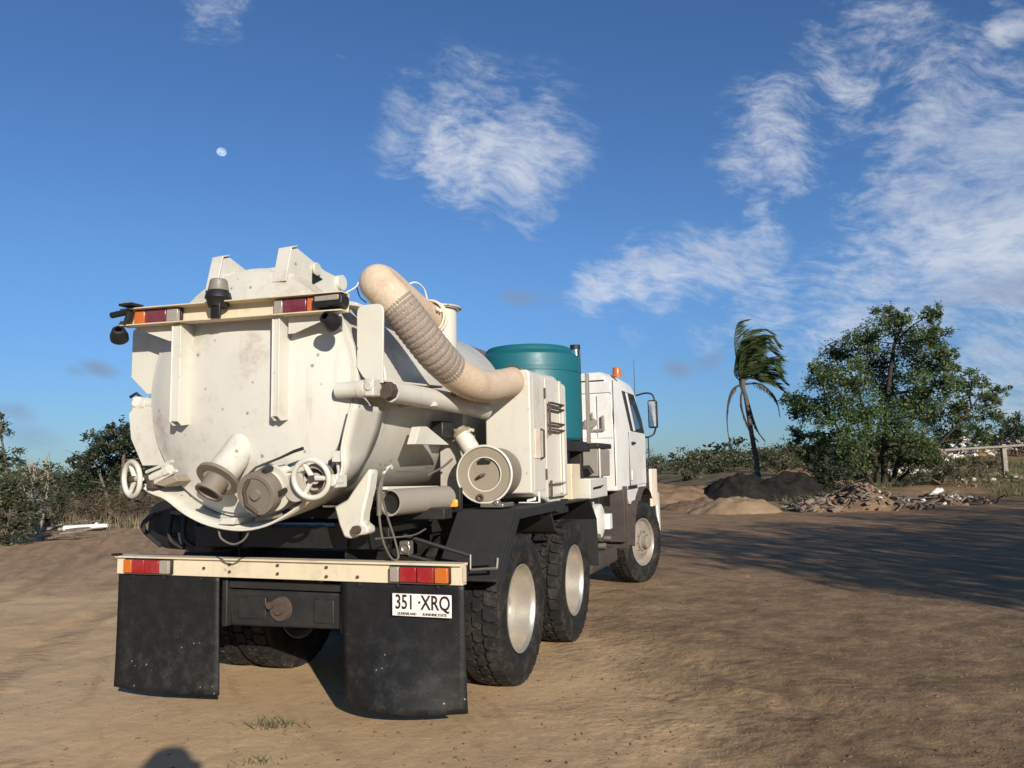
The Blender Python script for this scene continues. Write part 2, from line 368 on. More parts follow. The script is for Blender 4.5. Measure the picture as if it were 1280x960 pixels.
# ------------------------------------------------------------------ mesh helpers
class MB:
    def __init__(s): s.v = []; s.f = []
    def add(s, vs, fs):
        o = len(s.v); s.v += [tuple(p) for p in vs]; s.f += [tuple(i + o for i in q) for q in fs]; return s
    def box(s, x0, x1, y0, y1, z0, z1):
        return s.add([(x0, y0, z0), (x1, y0, z0), (x1, y1, z0), (x0, y1, z0), (x0, y0, z1), (x1, y0, z1), (x1, y1, z1), (x0, y1, z1)],
                     [(0, 3, 2, 1), (4, 5, 6, 7), (0, 1, 5, 4), (1, 2, 6, 5), (2, 3, 7, 6), (3, 0, 4, 7)])
    def prism(s, poly, axis, a, b):             # poly in the two other axes (x->(y,z), y->(x,z), z->(x,y))
        def P(p, k): return (k, p[0], p[1]) if axis == 'x' else (p[0], k, p[1]) if axis == 'y' else (p[0], p[1], k)
        n = len(poly)
        return s.add([P(p, a) for p in poly] + [P(p, b) for p in poly],
                     [tuple(range(n)), tuple(range(2 * n - 1, n - 1, -1))] + [(i, n + i, n + (i + 1) % n, (i + 1) % n) for i in range(n)])
    def tube(s, path, r, n=12, cap=True):
        P = [Vector(p) for p in path]; rs = r if isinstance(r, (list, tuple)) else [r] * len(P)
        up = None; rings = []
        for i, p in enumerate(P):
            d = (P[min(i + 1, len(P) - 1)] - P[max(i - 1, 0)]).normalized()
            if up is None: up = Vector((0, 0, 1)) if abs(d.z) < .9 else Vector((1, 0, 0))
            a = up.cross(d)
            if a.length < 1e-6: a = Vector((1, 0, 0)).cross(d)
            a.normalize(); b = d.cross(a); up = b
            rings.append([p + a * (rs[i] * math.cos(2 * math.pi * k / n)) + b * (rs[i] * math.sin(2 * math.pi * k / n)) for k in range(n)])
        vs = [q for g in rings for q in g]; fs = []
        for i in range(len(P) - 1):
            for k in range(n):
                fs.append((i * n + k, i * n + (k + 1) % n, (i + 1) * n + (k + 1) % n, (i + 1) * n + k))
        if cap: fs += [tuple(range(n - 1, -1, -1)), tuple(range((len(P) - 1) * n, len(P) * n))]
        return s.add(vs, fs)
    def cyl(s, p, q, r, r2=None, n=24): return s.tube([p, q], [r, r if r2 is None else r2], n)
    def lathe(s, prof, origin, axis, n=48, close=False, a0=0, a1=2 * math.pi):   # prof: (along axis, radius)
        A = Vector(axis).normalized(); u = Vector((0, 0, 1)) if abs(A.z) < .9 else Vector((1, 0, 0))
        X = u.cross(A).normalized(); Y = A.cross(X); O = Vector(origin); full = abs(a1 - a0 - 2 * math.pi) < 1e-6
        m_ = n if full else n + 1; vs = []
        for h, r in prof:
            for k in range(m_):
                t_ = a0 + (a1 - a0) * k / n
                vs.append(O + A * h + X * (r * math.cos(t_)) + Y * (r * math.sin(t_)))
        fs = []; L = len(prof)
        for i in range(L if close else L - 1):
            j = (i + 1) % L
            for k in range(n):
                k2 = (k + 1) % m_
                fs.append((i * m_ + k, i * m_ + k2, j * m_ + k2, j * m_ + k))
        return s.add(vs, fs)
    def torus(s, c, axis, R_, r, n=32, m_=8):
        return s.lathe([(r * math.sin(2 * math.pi * k / m_), R_ + r * math.cos(2 * math.pi * k / m_)) for k in range(m_)], c, axis, n, True)
    def mesh(s, name, smooth=35):
        me = bpy.data.meshes.new(name); me.from_pydata(s.v, [], s.f)
        bm = bmesh.new(); bm.from_mesh(me); bmesh.ops.remove_doubles(bm, verts=bm.verts, dist=1e-5)
        bmesh.ops.recalc_face_normals(bm, faces=bm.faces); bm.to_mesh(me); bm.free()
        if smooth:
            me.shade_smooth(); me.set_sharp_from_angle(angle=R(smooth))
        return me
    def build(s, name, m, parent=None, smooth=35, bevel=0, seg=2):
        return link(name, s.mesh(name, smooth), m, parent, bevel, seg)


def link(name, me, m, parent=None, bevel=0, seg=2):
    o = bpy.data.objects.new(name, me); COL.objects.link(o)
    if m: me.materials.clear(); me.materials.append(m)
    if parent: o.parent = parent
    if bevel:
        b = o.modifiers.new('bevel', 'BEVEL'); b.width = bevel; b.segments = seg; b.limit_method = 'ANGLE'; b.angle_limit = R(40); b.harden_normals = False
    return o


def thing(name, label, cat, loc=(0, 0, 0), rz=0, group=None):
    o = bpy.data.objects.new(name, None); COL.objects.link(o); o.empty_display_size = .2
    o.location = loc; o.rotation_euler = (0, 0, rz); return tag(o, label, cat, group)


def tag(o, label, cat, group=None):
    o['label'] = label; o['category'] = cat
    if group: o['group'] = group
    return o


def setkind(o, k): o['kind'] = k; return o


def copy_tree(o, parent=None):
    c = o.copy(); COL.objects.link(c); c.parent = parent
    for ch in list(o.children): copy_tree(ch, c)
    return c


def cr(pts, k=8):                                # smooth curve through points
    P = [Vector(p) for p in pts]; P = [P[0] * 2 - P[1]] + P + [P[-1] * 2 - P[-2]]; out = []
    for i in range(1, len(P) - 2):
        for j in range(k):
            u = j / k; a, b, c, d = P[i - 1:i + 3]
            out.append(.5 * ((2 * b) + (c - a) * u + (2 * a - 5 * b + 4 * c - d) * u * u + (3 * b - a - 3 * c + d) * u ** 3))
    return out + [P[-2]]


# ------------------------------------------------------------------ noise for terrain
_perm = np.random.default_rng(3).random((256, 256))
def vnoise(x, y):
    xi = np.floor(x).astype(int); yi = np.floor(y).astype(int); fx = x - xi; fy = y - yi
    fx = fx * fx * (3 - 2 * fx); fy = fy * fy * (3 - 2 * fy)
    g = lambda a, b: _perm[a & 255, b & 255]
    return (g(xi, yi) * (1 - fx) + g(xi + 1, yi) * fx) * (1 - fy) + (g(xi, yi + 1) * (1 - fx) + g(xi + 1, yi + 1) * fx) * fy - .5
def fbm(x, y, o=4):
    r = 0; a = 1
    for i in range(o): r = r + a * vnoise(x * 2 ** i + 17.3 * i, y * 2 ** i + 9.1 * i); a *= .5
    return r
def sstep(a, b, x): t_ = np.clip((x - a) / (b - a), 0, 1); return t_ * t_ * (3 - 2 * t_)


RUTS = [((3.2, 2.0), (-.5, 1.0), .13), ((3.75, 2.0), (-.5, 1.0), .13), ((2.2, 2.2), (-.42, 1.0), .11), ((-4.5, 3.0), (-.28, 1.0), .2), ((-3.2, 3.0), (-.22, 1.0), .18), ((5.2, 5.0), (-.75, 1.0), .16)]
def terrain(x, y):
    x = np.asarray(x, float); y = np.asarray(y, float)
    d = np.hypot(x, y)
    h = fbm(x * .55, y * .55, 4) * .035 + fbm(x * 2.6, y * 2.6, 4) * .016 + np.abs(fbm(x * 7, y * 7, 3)) * .012
    for (px, py), (dx, dy), wd in RUTS:
        l = math.hypot(dx, dy); nx, ny = dy / l, -dx / l
        s_ = (x - px) * nx + (y - py) * ny + fbm(x * .5 + px, y * .5, 2) * .35
        on = np.clip(.55 + 1.6 * fbm(x * .7 + 5 * px, y * .7, 2), 0, 1)
        h = h + on * (-.022 * np.exp(-(s_ / wd) ** 2) + .014 * np.exp(-((np.abs(s_) - 1.7 * wd) / (.5 * wd)) ** 2))
    tx = (x - TX0) * _ca - (y - TY0) * _sa; ty = (x - TX0) * _sa + (y - TY0) * _ca
    ex = np.maximum(np.abs(tx) - 1.4, 0); ey = np.maximum(np.abs(ty - 3.4) - 3.6, 0)
    h = h * (.10 + .90 * sstep(0, .9, np.hypot(ex, ey)))
    h = h * (.25 + .75 * sstep(.3, 1.3, np.hypot(x, y + .4)))
    bank = sstep(24, 34, y + .12 * (x - 16)) * sstep(9, 17, x)
    h = h + bank * (.75 + .35 * fbm(x * .25, y * .25, 3))
    h = h + sstep(35, 45, y) * sstep(19, 27, x) * 1.15
    h = h + sstep(40, 140, d) * (fbm(x * .02, y * .02, 3) * 1.1)
    h = h + sstep(140, 900, d) * fbm(x * .004, y * .004, 3) * 14
    return h
def tz(x, y): return float(terrain(np.array([x]), np.array([y]))[0])


def np_mesh(name, V, Fq):
    me = bpy.data.meshes.new(name); n = len(V); k = Fq.shape[1]; q = len(Fq)
    me.vertices.add(n); me.vertices.foreach_set('co', np.ascontiguousarray(V, dtype=np.float32).ravel())
    me.loops.add(q * k); me.loops.foreach_set('vertex_index', np.ascontiguousarray(Fq, dtype=np.int32).ravel())
    me.polygons.add(q); me.polygons.foreach_set('loop_start', np.arange(0, q * k, k, dtype=np.int32))
    me.update(calc_edges=True); me.validate()
    return me


# ------------------------------------------------------------------ ground: one sheet to the horizon
az = np.concatenate([np.linspace(-48, 48, 520), np.linspace(48, 312, 70)[1:-1]])
rr = np.concatenate([[.002, .5, 1.0], np.geomspace(1.5, 45, 430), np.geomspace(45, 4500, 62)[1:]])
A, D = np.meshgrid(np.radians(az), rr)
X, Y = np.sin(A) * D, np.cos(A) * D
Z = terrain(X, Y)
na, nr = len(az), len(rr)
I = np.arange(na * nr).reshape(nr, na); I2 = np.roll(I, -1, axis=1)
Fq = np.stack([I[:-1], I2[:-1], I2[1:], I[1:]], -1).reshape(-1, 4)
me = np_mesh('ground', np.stack([X, Y, Z], -1).reshape(-1, 3), Fq); me.shade_smooth()
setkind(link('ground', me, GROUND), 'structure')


# =================================================================== the truck
TR = thing('vacuum_truck', 'cream vacuum tanker truck with teal water tank and white cab parked on the dirt', 'truck', (TX0, TY0, -.006), -R(YAW))
AX1, AX2, AX3, HUB = 1.158, 2.531, 6.0, .507


def P(name, mb, m, bevel=0, smooth=35, parent=None): return mb.build(name, m, parent or TR, smooth, bevel)


# ---- wheels
def tyre_mesh():
    mb = MB()
    prof = [(-.105, .292), (-.135, .32), (-.150, .375), (-.148, .43), (-.134, .475), (-.118, .492), (0, .496), (.118, .492), (.134, .475), (.148, .43), (.150, .375), (.135, .32), (.105, .292), (.09, .285), (-.09, .285)]
    mb.lathe(prof, (0, 0, 0), (1, 0, 0), 80, True)
    n = 34; st = 2 * math.pi / n

    def block(pts, r0, r1):
        cx = sum(p[0] for p in pts) / len(pts); ct = sum(p[1] for p in pts) / len(pts)
        def q(p, r, k):
            a_, t_ = cx + (p[0] - cx) * k, ct + (p[1] - ct) * k
            rr_ = r - .010 * (abs(a_) / .13) ** 3
            return (a_, rr_ * math.sin(t_), rr_ * math.cos(t_))
        m_ = len(pts)
        mb.add([q(p, r0, 1.0) for p in pts] + [q(p, r1, .95) for p in pts],
               [tuple(range(m_, 2 * m_))] + [(i, (i + 1) % m_, m_ + (i + 1) % m_, m_ + i) for i in range(m_)])
    g = .0035; gt = st * .045
    for k in range(n):
        t0 = k * st
        h = .036
        block([(-h + g, t0 - st * .30), (0, t0 - st * .5 + gt), (h - g, t0 - st * .30), (h - g, t0 + st * .30), (0, t0 + st * .5 - gt), (-h + g, t0 + st * .30)], .490, .513)
        for sgn in (-1, 1):
            tt = t0 + st * .5
            block([(sgn * (h + g), tt - st * .30), (sgn * (h * 1.55), tt - st * .46), (sgn * .128, tt - st * .62 + gt), (sgn * .134, tt + st * .30), (sgn * (h * 1.55), tt + st * .46), (sgn * (h + g), tt + st * .36)], .480, .513)
    return mb.mesh('tyre', 40)


def rim_rear(flip=1):
    mb = MB()
    prof = [(.105, .286), (.128, .298), (.130, .290), (.122, .280), (.09, .272), (-.02, .262), (-.045, .235), (-.05, .12), (-.03, .10), (-.03, .0)]
    mb.lathe(prof, (0, 0, 0), (1, 0, 0), 56)
    mb.lathe([(-.02, .262), (-.128, .28), (-.128, .298), (-.105, .286)], (0, 0, 0), (1, 0, 0), 56)
    return mb.mesh('wheel', 40)


def rim_front():
    mb = MB()
    mb.lathe([(.10, .286), (.128, .298), (.130, .290), (.120, .280), (.085, .268), (.075, .245), (.085, .20), (.115, .165), (.118, .13), (.10, .12), (.10, 0)], (0, 0, 0), (1, 0, 0), 56)
    mb.lathe([(-.02, .262), (-.128, .28), (-.128, .298), (-.105, .286), (.085, .268)], (0, 0, 0), (1, 0, 0), 56)
    return mb.mesh('wheel', 40)


def hub_mesh(front):
    mb = MB(); b = .10 if front else -.03
    mb.lathe([(b, .11), (b + .03, .105), (b + .035, .085), (b + (.10 if front else .05), .075), (b + (.11 if front else .055), .05), (b + (.11 if front else .055), 0)], (0, 0, 0), (1, 0, 0), 28)
    rr_ = .145
    for k in range(10):
        a = k * math.pi / 5; y_, z_ = rr_ * math.cos(a), rr_ * math.sin(a); x_ = .117 if front else -.048
        mb.cyl((x_ - .004, y_, z_), (x_ + .026, y_, z_), .014, .013, 6)
    return mb.mesh('hub', 40)


ty_me, rr_me, rf_me, hr_me, hf_me = tyre_mesh(), rim_rear(), rim_front(), hub_mesh(False), hub_mesh(True)
def wheel(x, y, rot, front=False):
    o = link('wheel', rf_me if front else rr_me, RIMF if front else RIM, TR); o.location = (x, y, HUB); o.rotation_euler = (0, 0, rot)
    ty = link('tyre', ty_me, TYRE, o); ty.rotation_euler = (random.random() * 6, 0, 0)
    link('hub', hf_me if front else hr_me, RIMF if front else RIM, o)
for ya in (AX1, AX2):
    wheel(1.055, ya, 0); wheel(.735, ya, math.pi); wheel(-1.055, ya, math.pi); wheel(-.735, ya, 0)
wheel(1.02, AX3, R(-17), True); wheel(-1.02, AX3, math.pi - R(20), True)
for ya in (AX1, AX2):
    mb = MB().cyl((-.75, ya, HUB), (.75, ya, HUB), .075, None, 16)
    mb.lathe([(-.24, .10), (-.12, .20), (0, .235), (.12, .20), (.24, .10)], (0, ya, HUB), (1, 0, 0), 24)
    mb.lathe([(-.20, .18), (-.1, .19), (0, .14)], (0, ya - .0, HUB), (0, 1, 0), 24)
    P('drive_axle', mb, CHASSIS)
P('front_axle', MB().box(-.9, .9, AX3 - .06, AX3 + .06, .40, .50), CHASSIS, .01)
for s in (-1, 1):
    mb = MB()
    for k in range(8): mb.box(s * .48 - .04, s * .48 + .04, AX1 - .05 + k * .055, AX2 + .05 - k * .055, .66 + k * .017, .675 + k * .017)
    mb.box(s * .48 - .06, s * .48 + .06, 1.75, 1.95, .60, .86)
    P('leaf_spring', mb, CHASSIS)

# ---- frame
for s in (-1, 1):
    mb = MB().box(s * .40 - .008, s * .40 + .008, .16, 6.7, .74, 1.0)
    mb.box(s * .40 - (.075 if s > 0 else 0), s * .40 + (0 if s > 0 else .075), .16, 6.7, .742, .752).box(s * .40 - (.075 if s > 0 else 0), s * .40 + (0 if s > 0 else .075), .16, 6.7, .988, .998)
    P('chassis_rail', mb, CHASSIS)
    P('subframe_rail', MB().box(s * .40 - .045, s * .40 + .045, .10, 4.4, 1.002, 1.16), CHASSIS, .006)
for y_ in (.4, 1.85, 3.3, 4.6, 5.5):
    P('crossmember', MB().box(-.388, .388, y_ - .04, y_ + .04, .78, .96), CHASSIS, .006)
mb = MB().box(-.72, .72, .12, .16, 1.0, 1.13).box(-.72, .72, .16, .5, 1.10, 1.13)
P('rear_subframe_plate', mb, BLACK, .004)
P('body_cross_beam', MB().box(-.98, .98, .34, .46, 1.165, 1.235), CHASSIS, .006)
P('body_cross_beam', MB().box(-.98, .98, 2.3, 2.42, 1.165, 1.235), CHASSIS, .006)
mb = MB().box(.40, .52, .17, .30, 1.0, 1.20)
P('black_hinge_box', mb, BLACK, .01)
P('pivot_tube', MB().cyl((-.62, .24, 1.06), (.62, .24, 1.06), .055, None, 16), CHASSIS)

# ---- rear beam with lights
mb = MB().prism([(-.006, .828), (.05, .828), (.05, .838), (.004, .838), (.004, .930), (.07, .930), (.07, .946), (-.030, .946), (-.030, .934), (-.006, .932)], 'x', -1.25, 1.25)
mb.box(-1.25, -1.244, -.006, .05, .84, .93).box(1.244, 1.25, -.006, .05, .84, .93)
rb = P('rear_bumper', mb, BUMPER, .003)
P('bumper_back_beam', MB().box(-1.22, 1.22, .0735, .15, .83, .94), CHASSIS, .006)
for px, py in ((255, 709), (287, 704.5), (287, 713.5), (347, 705.5), (347, 716), (408, 708), (408, 719.5), (447, 720)):
    p = T(px, py, y=-.008)
    mb = MB().cyl((p.x, -.004, p.z), (p.x, -.016, p.z), .011, .009, 6)
    P('bolt', mb, RUSTY, parent=rb)


def tail_light(x0, x1, z0, z1, yb, segs, parent=None, tilt=0.0, name='tail_light'):
    mb = MB().box(x0 - .006, x1 + .006, yb - .018, yb, z0 - .006, z1 + .006)
    h = P(name, mb, BLACK, .003)
    xs = x0; W_ = x1 - x0
    for wd, mm, nm in segs:
        xe = xs + W_ * wd
        b = MB().prism([(xs + .0015, yb - .018), (xs + .004, yb - .040), (xe - .004, yb - .040), (xe - .0015, yb - .018)], 'z', z0, z1)
        l = P(nm, b, mm, .004, parent=h)
        xs = xe
    return h


tail_light(T(156, 705, y=-.03).x, T(213, 705, y=-.03).x, .842, .925, -.0075,
           [(.19, ORGL, 'amber_lens'), (.28, REDL, 'red_lens'), (.32, REDL, 'red_lens'), (.21, CLRL, 'clear_lens')])
tail_light(T(488, 715, y=-.03).x, T(561, 717, y=-.03).x, .842, .925, -.0075,
           [(.17, CLRL, 'clear_lens'), (.30, REDL, 'red_lens'), (.30, REDL, 'red_lens'), (.23, ORGL, 'amber_lens')])
P('rubber_stop', MB().box(-1.262, -1.21, -.045, .0, .948, .962), BLACK, .003)

# ---- mud flaps
def flap(x0, x1, z0, bow, lean, skew=0):
    NX, NZ = 20, 20; V = []; Fc = []
    for j in range(NZ + 1):
        for i in range(NX + 1):
            u, v = i / NX, j / NZ
            k = v * v
            wav = .007 * math.sin(u * 7 + v * 2) * v
            y_ = .012 - bow * k * (1 - (2 * u - 1) ** 2) - lean * k + wav + skew * k * (u - .5)
            z_ = .835 + (z0 - .835) * v
            V.append((x0 + (x1 - x0) * u, y_, z_))
    for j in range(NZ):
        for i in range(NX): a = j * (NX + 1) + i; Fc.append((a, a + 1, a + NX + 2, a + NX + 1))
    o = P('mud_flap', MB().add(V, Fc), FLAP, 0, 60)
    sd = o.modifiers.new('thickness', 'SOLIDIFY'); sd.thickness = .011; sd.offset = 0
    return o
flap(-1.245, -.425, .105, .035, .0, .03); fr = flap(.475, 1.25, .135, .13, -.03, 0)
for s, xs in ((-1, (-1.1, -.85, -.55)), (1, (.6, .85, 1.1))):
    for x_ in xs: P('flap_bolt', MB().cyl((x_, .004, .815), (x_, -.008, .815), .012, None, 6), CHASSIS)

# ---- number plate
pc = T(527, 755.5, y=-.03)
pl = P('number_plate', MB().box(pc.x - .184, pc.x + .184, -.034, -.028, pc.z - .062, pc.z + .062), PLATEW, .004)
pl.rotation_euler = (0, 0, 0)
def text_mesh(body, size, sx, bold=0.0):
    cu = bpy.data.curves.new('txt', 'FONT'); cu.body = body; cu.size = size; cu.extrude = .0012; cu.offset = bold; cu.align_x = 'CENTER'; cu.align_y = 'CENTER'; cu.resolution_u = 3
    ob = bpy.data.objects.new('txt', cu); COL.objects.link(ob); bpy.context.view_layer.update()
    dg = bpy.context.evaluated_depsgraph_get(); me = bpy.data.meshes.new_from_object(ob.evaluated_get(dg))
    bpy.data.objects.remove(ob); bpy.data.curves.remove(cu)
    me.transform(Matrix.Diagonal((sx, 1, 1, 1)) @ Matrix.Identity(4)); me.transform(Matrix.Rotation(R(90), 4, 'X'))
    return me
for body, dx, dz, size, sx, bold, nm in (('351', -.105, .012, .112, .72, .0012, 'plate_characters'), ('XRQ', .088, .012, .112, .76, .0012, 'plate_characters'), ('·', -.012, .012, .10, 1, .001, 'plate_dot'),
                                   ('QUEENSLAND', -.09, -.048, .020, .95, .0003, 'plate_slogan'), ('SUNSHINE STATE', .082, -.048, .020, .95, .0003, 'plate_slogan')):
    o = link(nm, text_mesh(body, size, sx, bold), PLATED, pl); o.location = (pc.x + dx, -.0350, pc.z + dz)

# ---- tow beam
mb = MB().prism([(-.43, .742), (.45, .742), (.45, .70), (.47, .53), (-.40, .515), (-.43, .70)], 'y', .10, .26)
tb = P('tow_beam', mb, CHASSIS, .012)
P('beam_gusset', MB().box(-.445, -.405, .06, .30, .515, .83), CHASSIS, .006)
P('beam_gusset', MB().box(.425, .465, .06, .30, .515, .83), CHASSIS, .006)
P('beam_plate', MB().box(-.34, -.13, .088, .0995, .565, .70), CHASSIS, .008, parent=tb)
P('beam_plate', MB().box(.22, .36, .088, .0995, .56, .70), CHASSIS, .012, parent=tb)
P('slotted_plate', MB().box(-.40, .42, .075, .098, .752, .80), CHASSIS, .004)
hp = (-.02, .10, .632)
P('tow_hitch', MB().cyl(hp, (hp[0], .075, hp[2]), .078, .07, 22).cyl((hp[0], .08, hp[2]), (hp[0], .055, hp[2]), .036, .03, 14).cyl((hp[0] - .06, .09, hp[2] + .025), (hp[0] - .06, .05, hp[2] + .025), .022, None, 10), RUSTY)

# ---- rear mudguards
def guard(s):
    a, b = .83, 1.25
    prof = [(.50, .785), (.53, .82), (.885, 1.195), (2.02, 1.205)]
    mb = MB()
    up = [(y_, z_) for y_, z_ in prof]; dn = [(y_ + .006, z_ - .012) for y_, z_ in reversed(prof)]
    mb.prism(up + dn, 'x', s * a, s * b)
    g = P('mudguard', mb, GUARD, .003)
    lip = MB().prism([(.495, .78), (.53, .815), (.885, 1.19), (2.02, 1.2), (2.02, 1.14), (.93, 1.13), (.60, .78)], 'x', s * (b + .002), s * (b + .012))
    P('guard_lip', lip, GUARD, .003, parent=g)
    mid = MB().prism([(1.70, 1.19), (1.86, .98), (1.98, .94), (1.99, .955), (1.88, 1.0), (1.74, 1.19)], 'x', s * .83, s * 1.22)
    P('middle_guard', mid, GUARD, .003, parent=g)
    f2 = MB().prism([(2.06, 1.17), (2.9, 1.17), (3.13, .98), (3.17, .55), (3.185, .55), (3.15, .99), (2.91, 1.185), (2.06, 1.185)], 'x', s * .80, s * 1.24)
    P('front_guard', f2, GUARD, .003, parent=g)
    return g
guard(1); guard(-1)
for px0, py0, px1, py1 in ((505, 668, 590, 694), (500, 690, 585, 713)):
    p, q = T(px0, py0, y=.36), T(px1, py1, y=.44)
    P('guard_stay', MB().tube([p, q], .013, 8), CHASSIS)
a, b, c_, d = T(588, 711, y=.42), T(621, 709, y=.42), T(622, 696, y=.42), T(588, 692, y=.42)
P('stay_bracket', MB().tube([d, a], .007, 6).tube([a, b], .009, 6).tube([b, c_], .009, 6), STEEL)
P('bracket_plate', MB().prism([(a.x, a.z + .02), (b.x, b.z + .02), (c_.x, c_.z), (d.x, d.z)], 'y', .425, .44), GUARD, .003)

# ---- tank
TZ, TRAD = 1.955, .705
mb = MB().lathe([(-.26, TRAD), (2.25, TRAD), (2.36, .66), (2.45, .54), (2.51, .35), (2.53, .12), (2.535, 0)], (0, 0, TZ), (0, 1, 0), 96)
tank = P('tank_barrel', mb, CREAM, 0, 40)
P('weld_seam', MB().lathe([(.11, TRAD), (.113, TRAD + .005), (.122, TRAD + .005), (.125, TRAD)], (0, 0, TZ), (0, 1, 0), 80), CREAM, parent=tank)
mb = MB().lathe([(-.262, TRAD - .02), (-.262, TRAD + .035), (-.235, TRAD + .035), (-.235, TRAD - .02)], (0, 0, TZ), (0, 1, 0), 96, True)
P('tank_flange', mb, CREAM, .002)
prof = [(-.268, .0), (-.268, .715), (-.292, .715), (-.296, .695)]
for k in range(1, 15):
    r_ = .69 * (1 - k / 14); prof.append((-.30 - .115 * (1 - (r_ / .69) ** 2.5), r_))
door = P('tank_door', MB().lathe(prof, (0, 0, TZ), (0, 1, 0), 96), CREAM, 0, 40)
# flange plates left and right of the door
def plate(pts, y0=-.30, th=.014, name='flange_plate', m_=None, bev=.003):
    return P(name, MB().prism(pts, 'y', y0, y0 + th), m_ or CREAM2, bev)
def rnd(pts, cor, r, n=5):                        # round the corners listed in cor
    out = []
    for i, p in enumerate(pts):
        if i not in cor: out.append(p); continue
        a_, b_ = Vector(pts[i - 1]), Vector(pts[(i + 1) % len(pts)]); p_ = Vector(p)
        da, db = (a_ - p_).normalized() * r, (b_ - p_).normalized() * r
        for k in range(n + 1):
            u = k / n; q = (p_ + da) * (1 - u) ** 2 + p_ * 2 * u * (1 - u) + (p_ + db) * u * u
            out.append((q.x, q.y))
    return out
plate(rnd([(.735, 2.40), (.735, 2.05), (.79, 1.965), (.90, 1.95), (.905, 2.40)], (0, 2, 4), .05), -.27)
plate(rnd([(-.915, 2.40), (-.915, 2.09), (-.78, 1.975), (-.50, 1.98), (-.42, 2.40)], (0,), .03), -.262)
pts = [(-.925, 1.86), (-.90, 1.70), (-.80, 1.53), (-.57, 1.53), (-.63, 1.62), (-.69, 1.80), (-.72, 1.87), (-.76, 1.895), (-.88, 1.90)]
plate(pts, -.262)
# side pockets of the flange: web plates that run forward along the barrel
P('flange_top_lid', MB().prism([(.42, 2.50), (.73, 2.42), (.73, 2.40), (.42, 2.46)], 'y', -.262, -.05), CREAM2, .003)
# collar under the door: a gutter of rolled sheet
LIP = [(176, 606), (190, 615), (207, 622), (232, 641), (262, 655), (300, 661), (332, 655.5), (360, 641), (385, 623), (408, 612), (422, 599), (428, 582), (427, 562), (432, 535), (440, 503)]
lipP = [T(a_, b_, y=-.40) for a_, b_ in LIP]
lipC = cr([(p.x, p.y, p.z) for p in lipP], 4)
V = []; Fc = []; n = len(lipC)
for i, p in enumerate(lipC):
    ang = math.atan2(p.z - TZ, p.x); f = max(0, min(1, (p.x + .1) / .6)); R2 = TRAD + .03 + .03 * f
    q = Vector((R2 * math.cos(ang), -.10 + .10 * f, TZ + R2 * math.sin(ang)))
    for k in range(5):
        u = k / 4; s_ = p.lerp(q, u); V.append((s_.x, s_.y, s_.z))
for i in range(n - 1):
    for k in range(4): Fc.append((i * 5 + k, i * 5 + k + 1, (i + 1) * 5 + k + 1, (i + 1) * 5 + k))
collar = P('door_collar', MB().add(V, Fc), CREAM2, 0, 60)
sd = collar.modifiers.new('thickness', 'SOLIDIFY'); sd.thickness = .014; sd.offset = 0
P('collar_bead', MB().tube(lipC, .008, 8), CREAM2, 0, 60, collar)
P('barrel_patch', MB().lathe([(-.08, TRAD + .002), (-.08, TRAD + .010), (.10, TRAD + .010), (.10, TRAD + .002)], (0, 0, TZ), (0, 1, 0), 12, False, R(-28), R(-4)), GREYP, parent=tank)
# lateral pivot stubs
def stub(s):
    zz = 1.915; yy = -.34 if s > 0 else -.22
    mb = MB().cyl((s * .66, yy, zz), (s * .88, yy, zz), .045, None, 20)
    mb.cyl((s * .80, yy, zz), (s * .84, yy, zz), .050, None, 20)
    g = P('locking_ram', mb, CREAM2)
    P('ram_clevis', MB().box(s * .875 - .03, s * .875 + .03, yy - .04, yy + .04, zz - .045, zz + .05).cyl((s * .875, yy - .05, zz + .01), (s * .875, yy + .06, zz + .01), .028, None, 12), CREAM if s > 0 else PINK, .008, parent=g)
stub(1); stub(-1)
P('ram_hose_end', MB().tube([(-.86, -.22, 1.955), (-.89, -.24, 1.99), (-.93, -.25, 1.965)], .010, 8), BLACK)
# long pipe on the right flank
pa, pb = T(488, 488, x=.86), T(583, 505, x=.90)
pipe = P('suction_pipe', MB().tube([pa, pb, T(605, 512, x=.92)], [.062, .066, .066], 24), CREAM)
P('pipe_cap', MB().cyl(pa - Vector((0, .07, 0)), pa + Vector((0, .012, 0)), .052, .054, 8), RUSTY, .004, parent=pipe)
P('pipe_saddle', MB().box(.70, .95, .30, .33, 1.86, 1.885).box(.70, .95, .72, .75, 1.87, 1.895).prism([(-.2, 1.965), (.55, 2.0), (.55, 2.012), (-.2, 1.977)], 'x', .72, .88), CREAM, .003)
p = T(567, 493, x=.95)
P('grease_fitting', MB().cyl(p, p + Vector((0, .02, .05)), .02, None, 10), STEEL)
# light bracket on the flank and black box where it is dark under the pipe
q = [T(525, 532, x=.80), T(534, 532, x=.80), T(562, 555, x=.80), T(519, 554, x=.80)]
mb = MB().prism([(v_.y, v_.z) for v_ in q], 'x', .74, .80)
P('step_bracket', mb, CREAM2, .003)
P('flank_plate', MB().box(.62, .80, 1.05, 1.07, 1.30, 1.90), GREYP, .003)
P('flank_dark_box', MB().box(.70, .79, .74, .93, 1.68, 1.80), BLACK, .01)
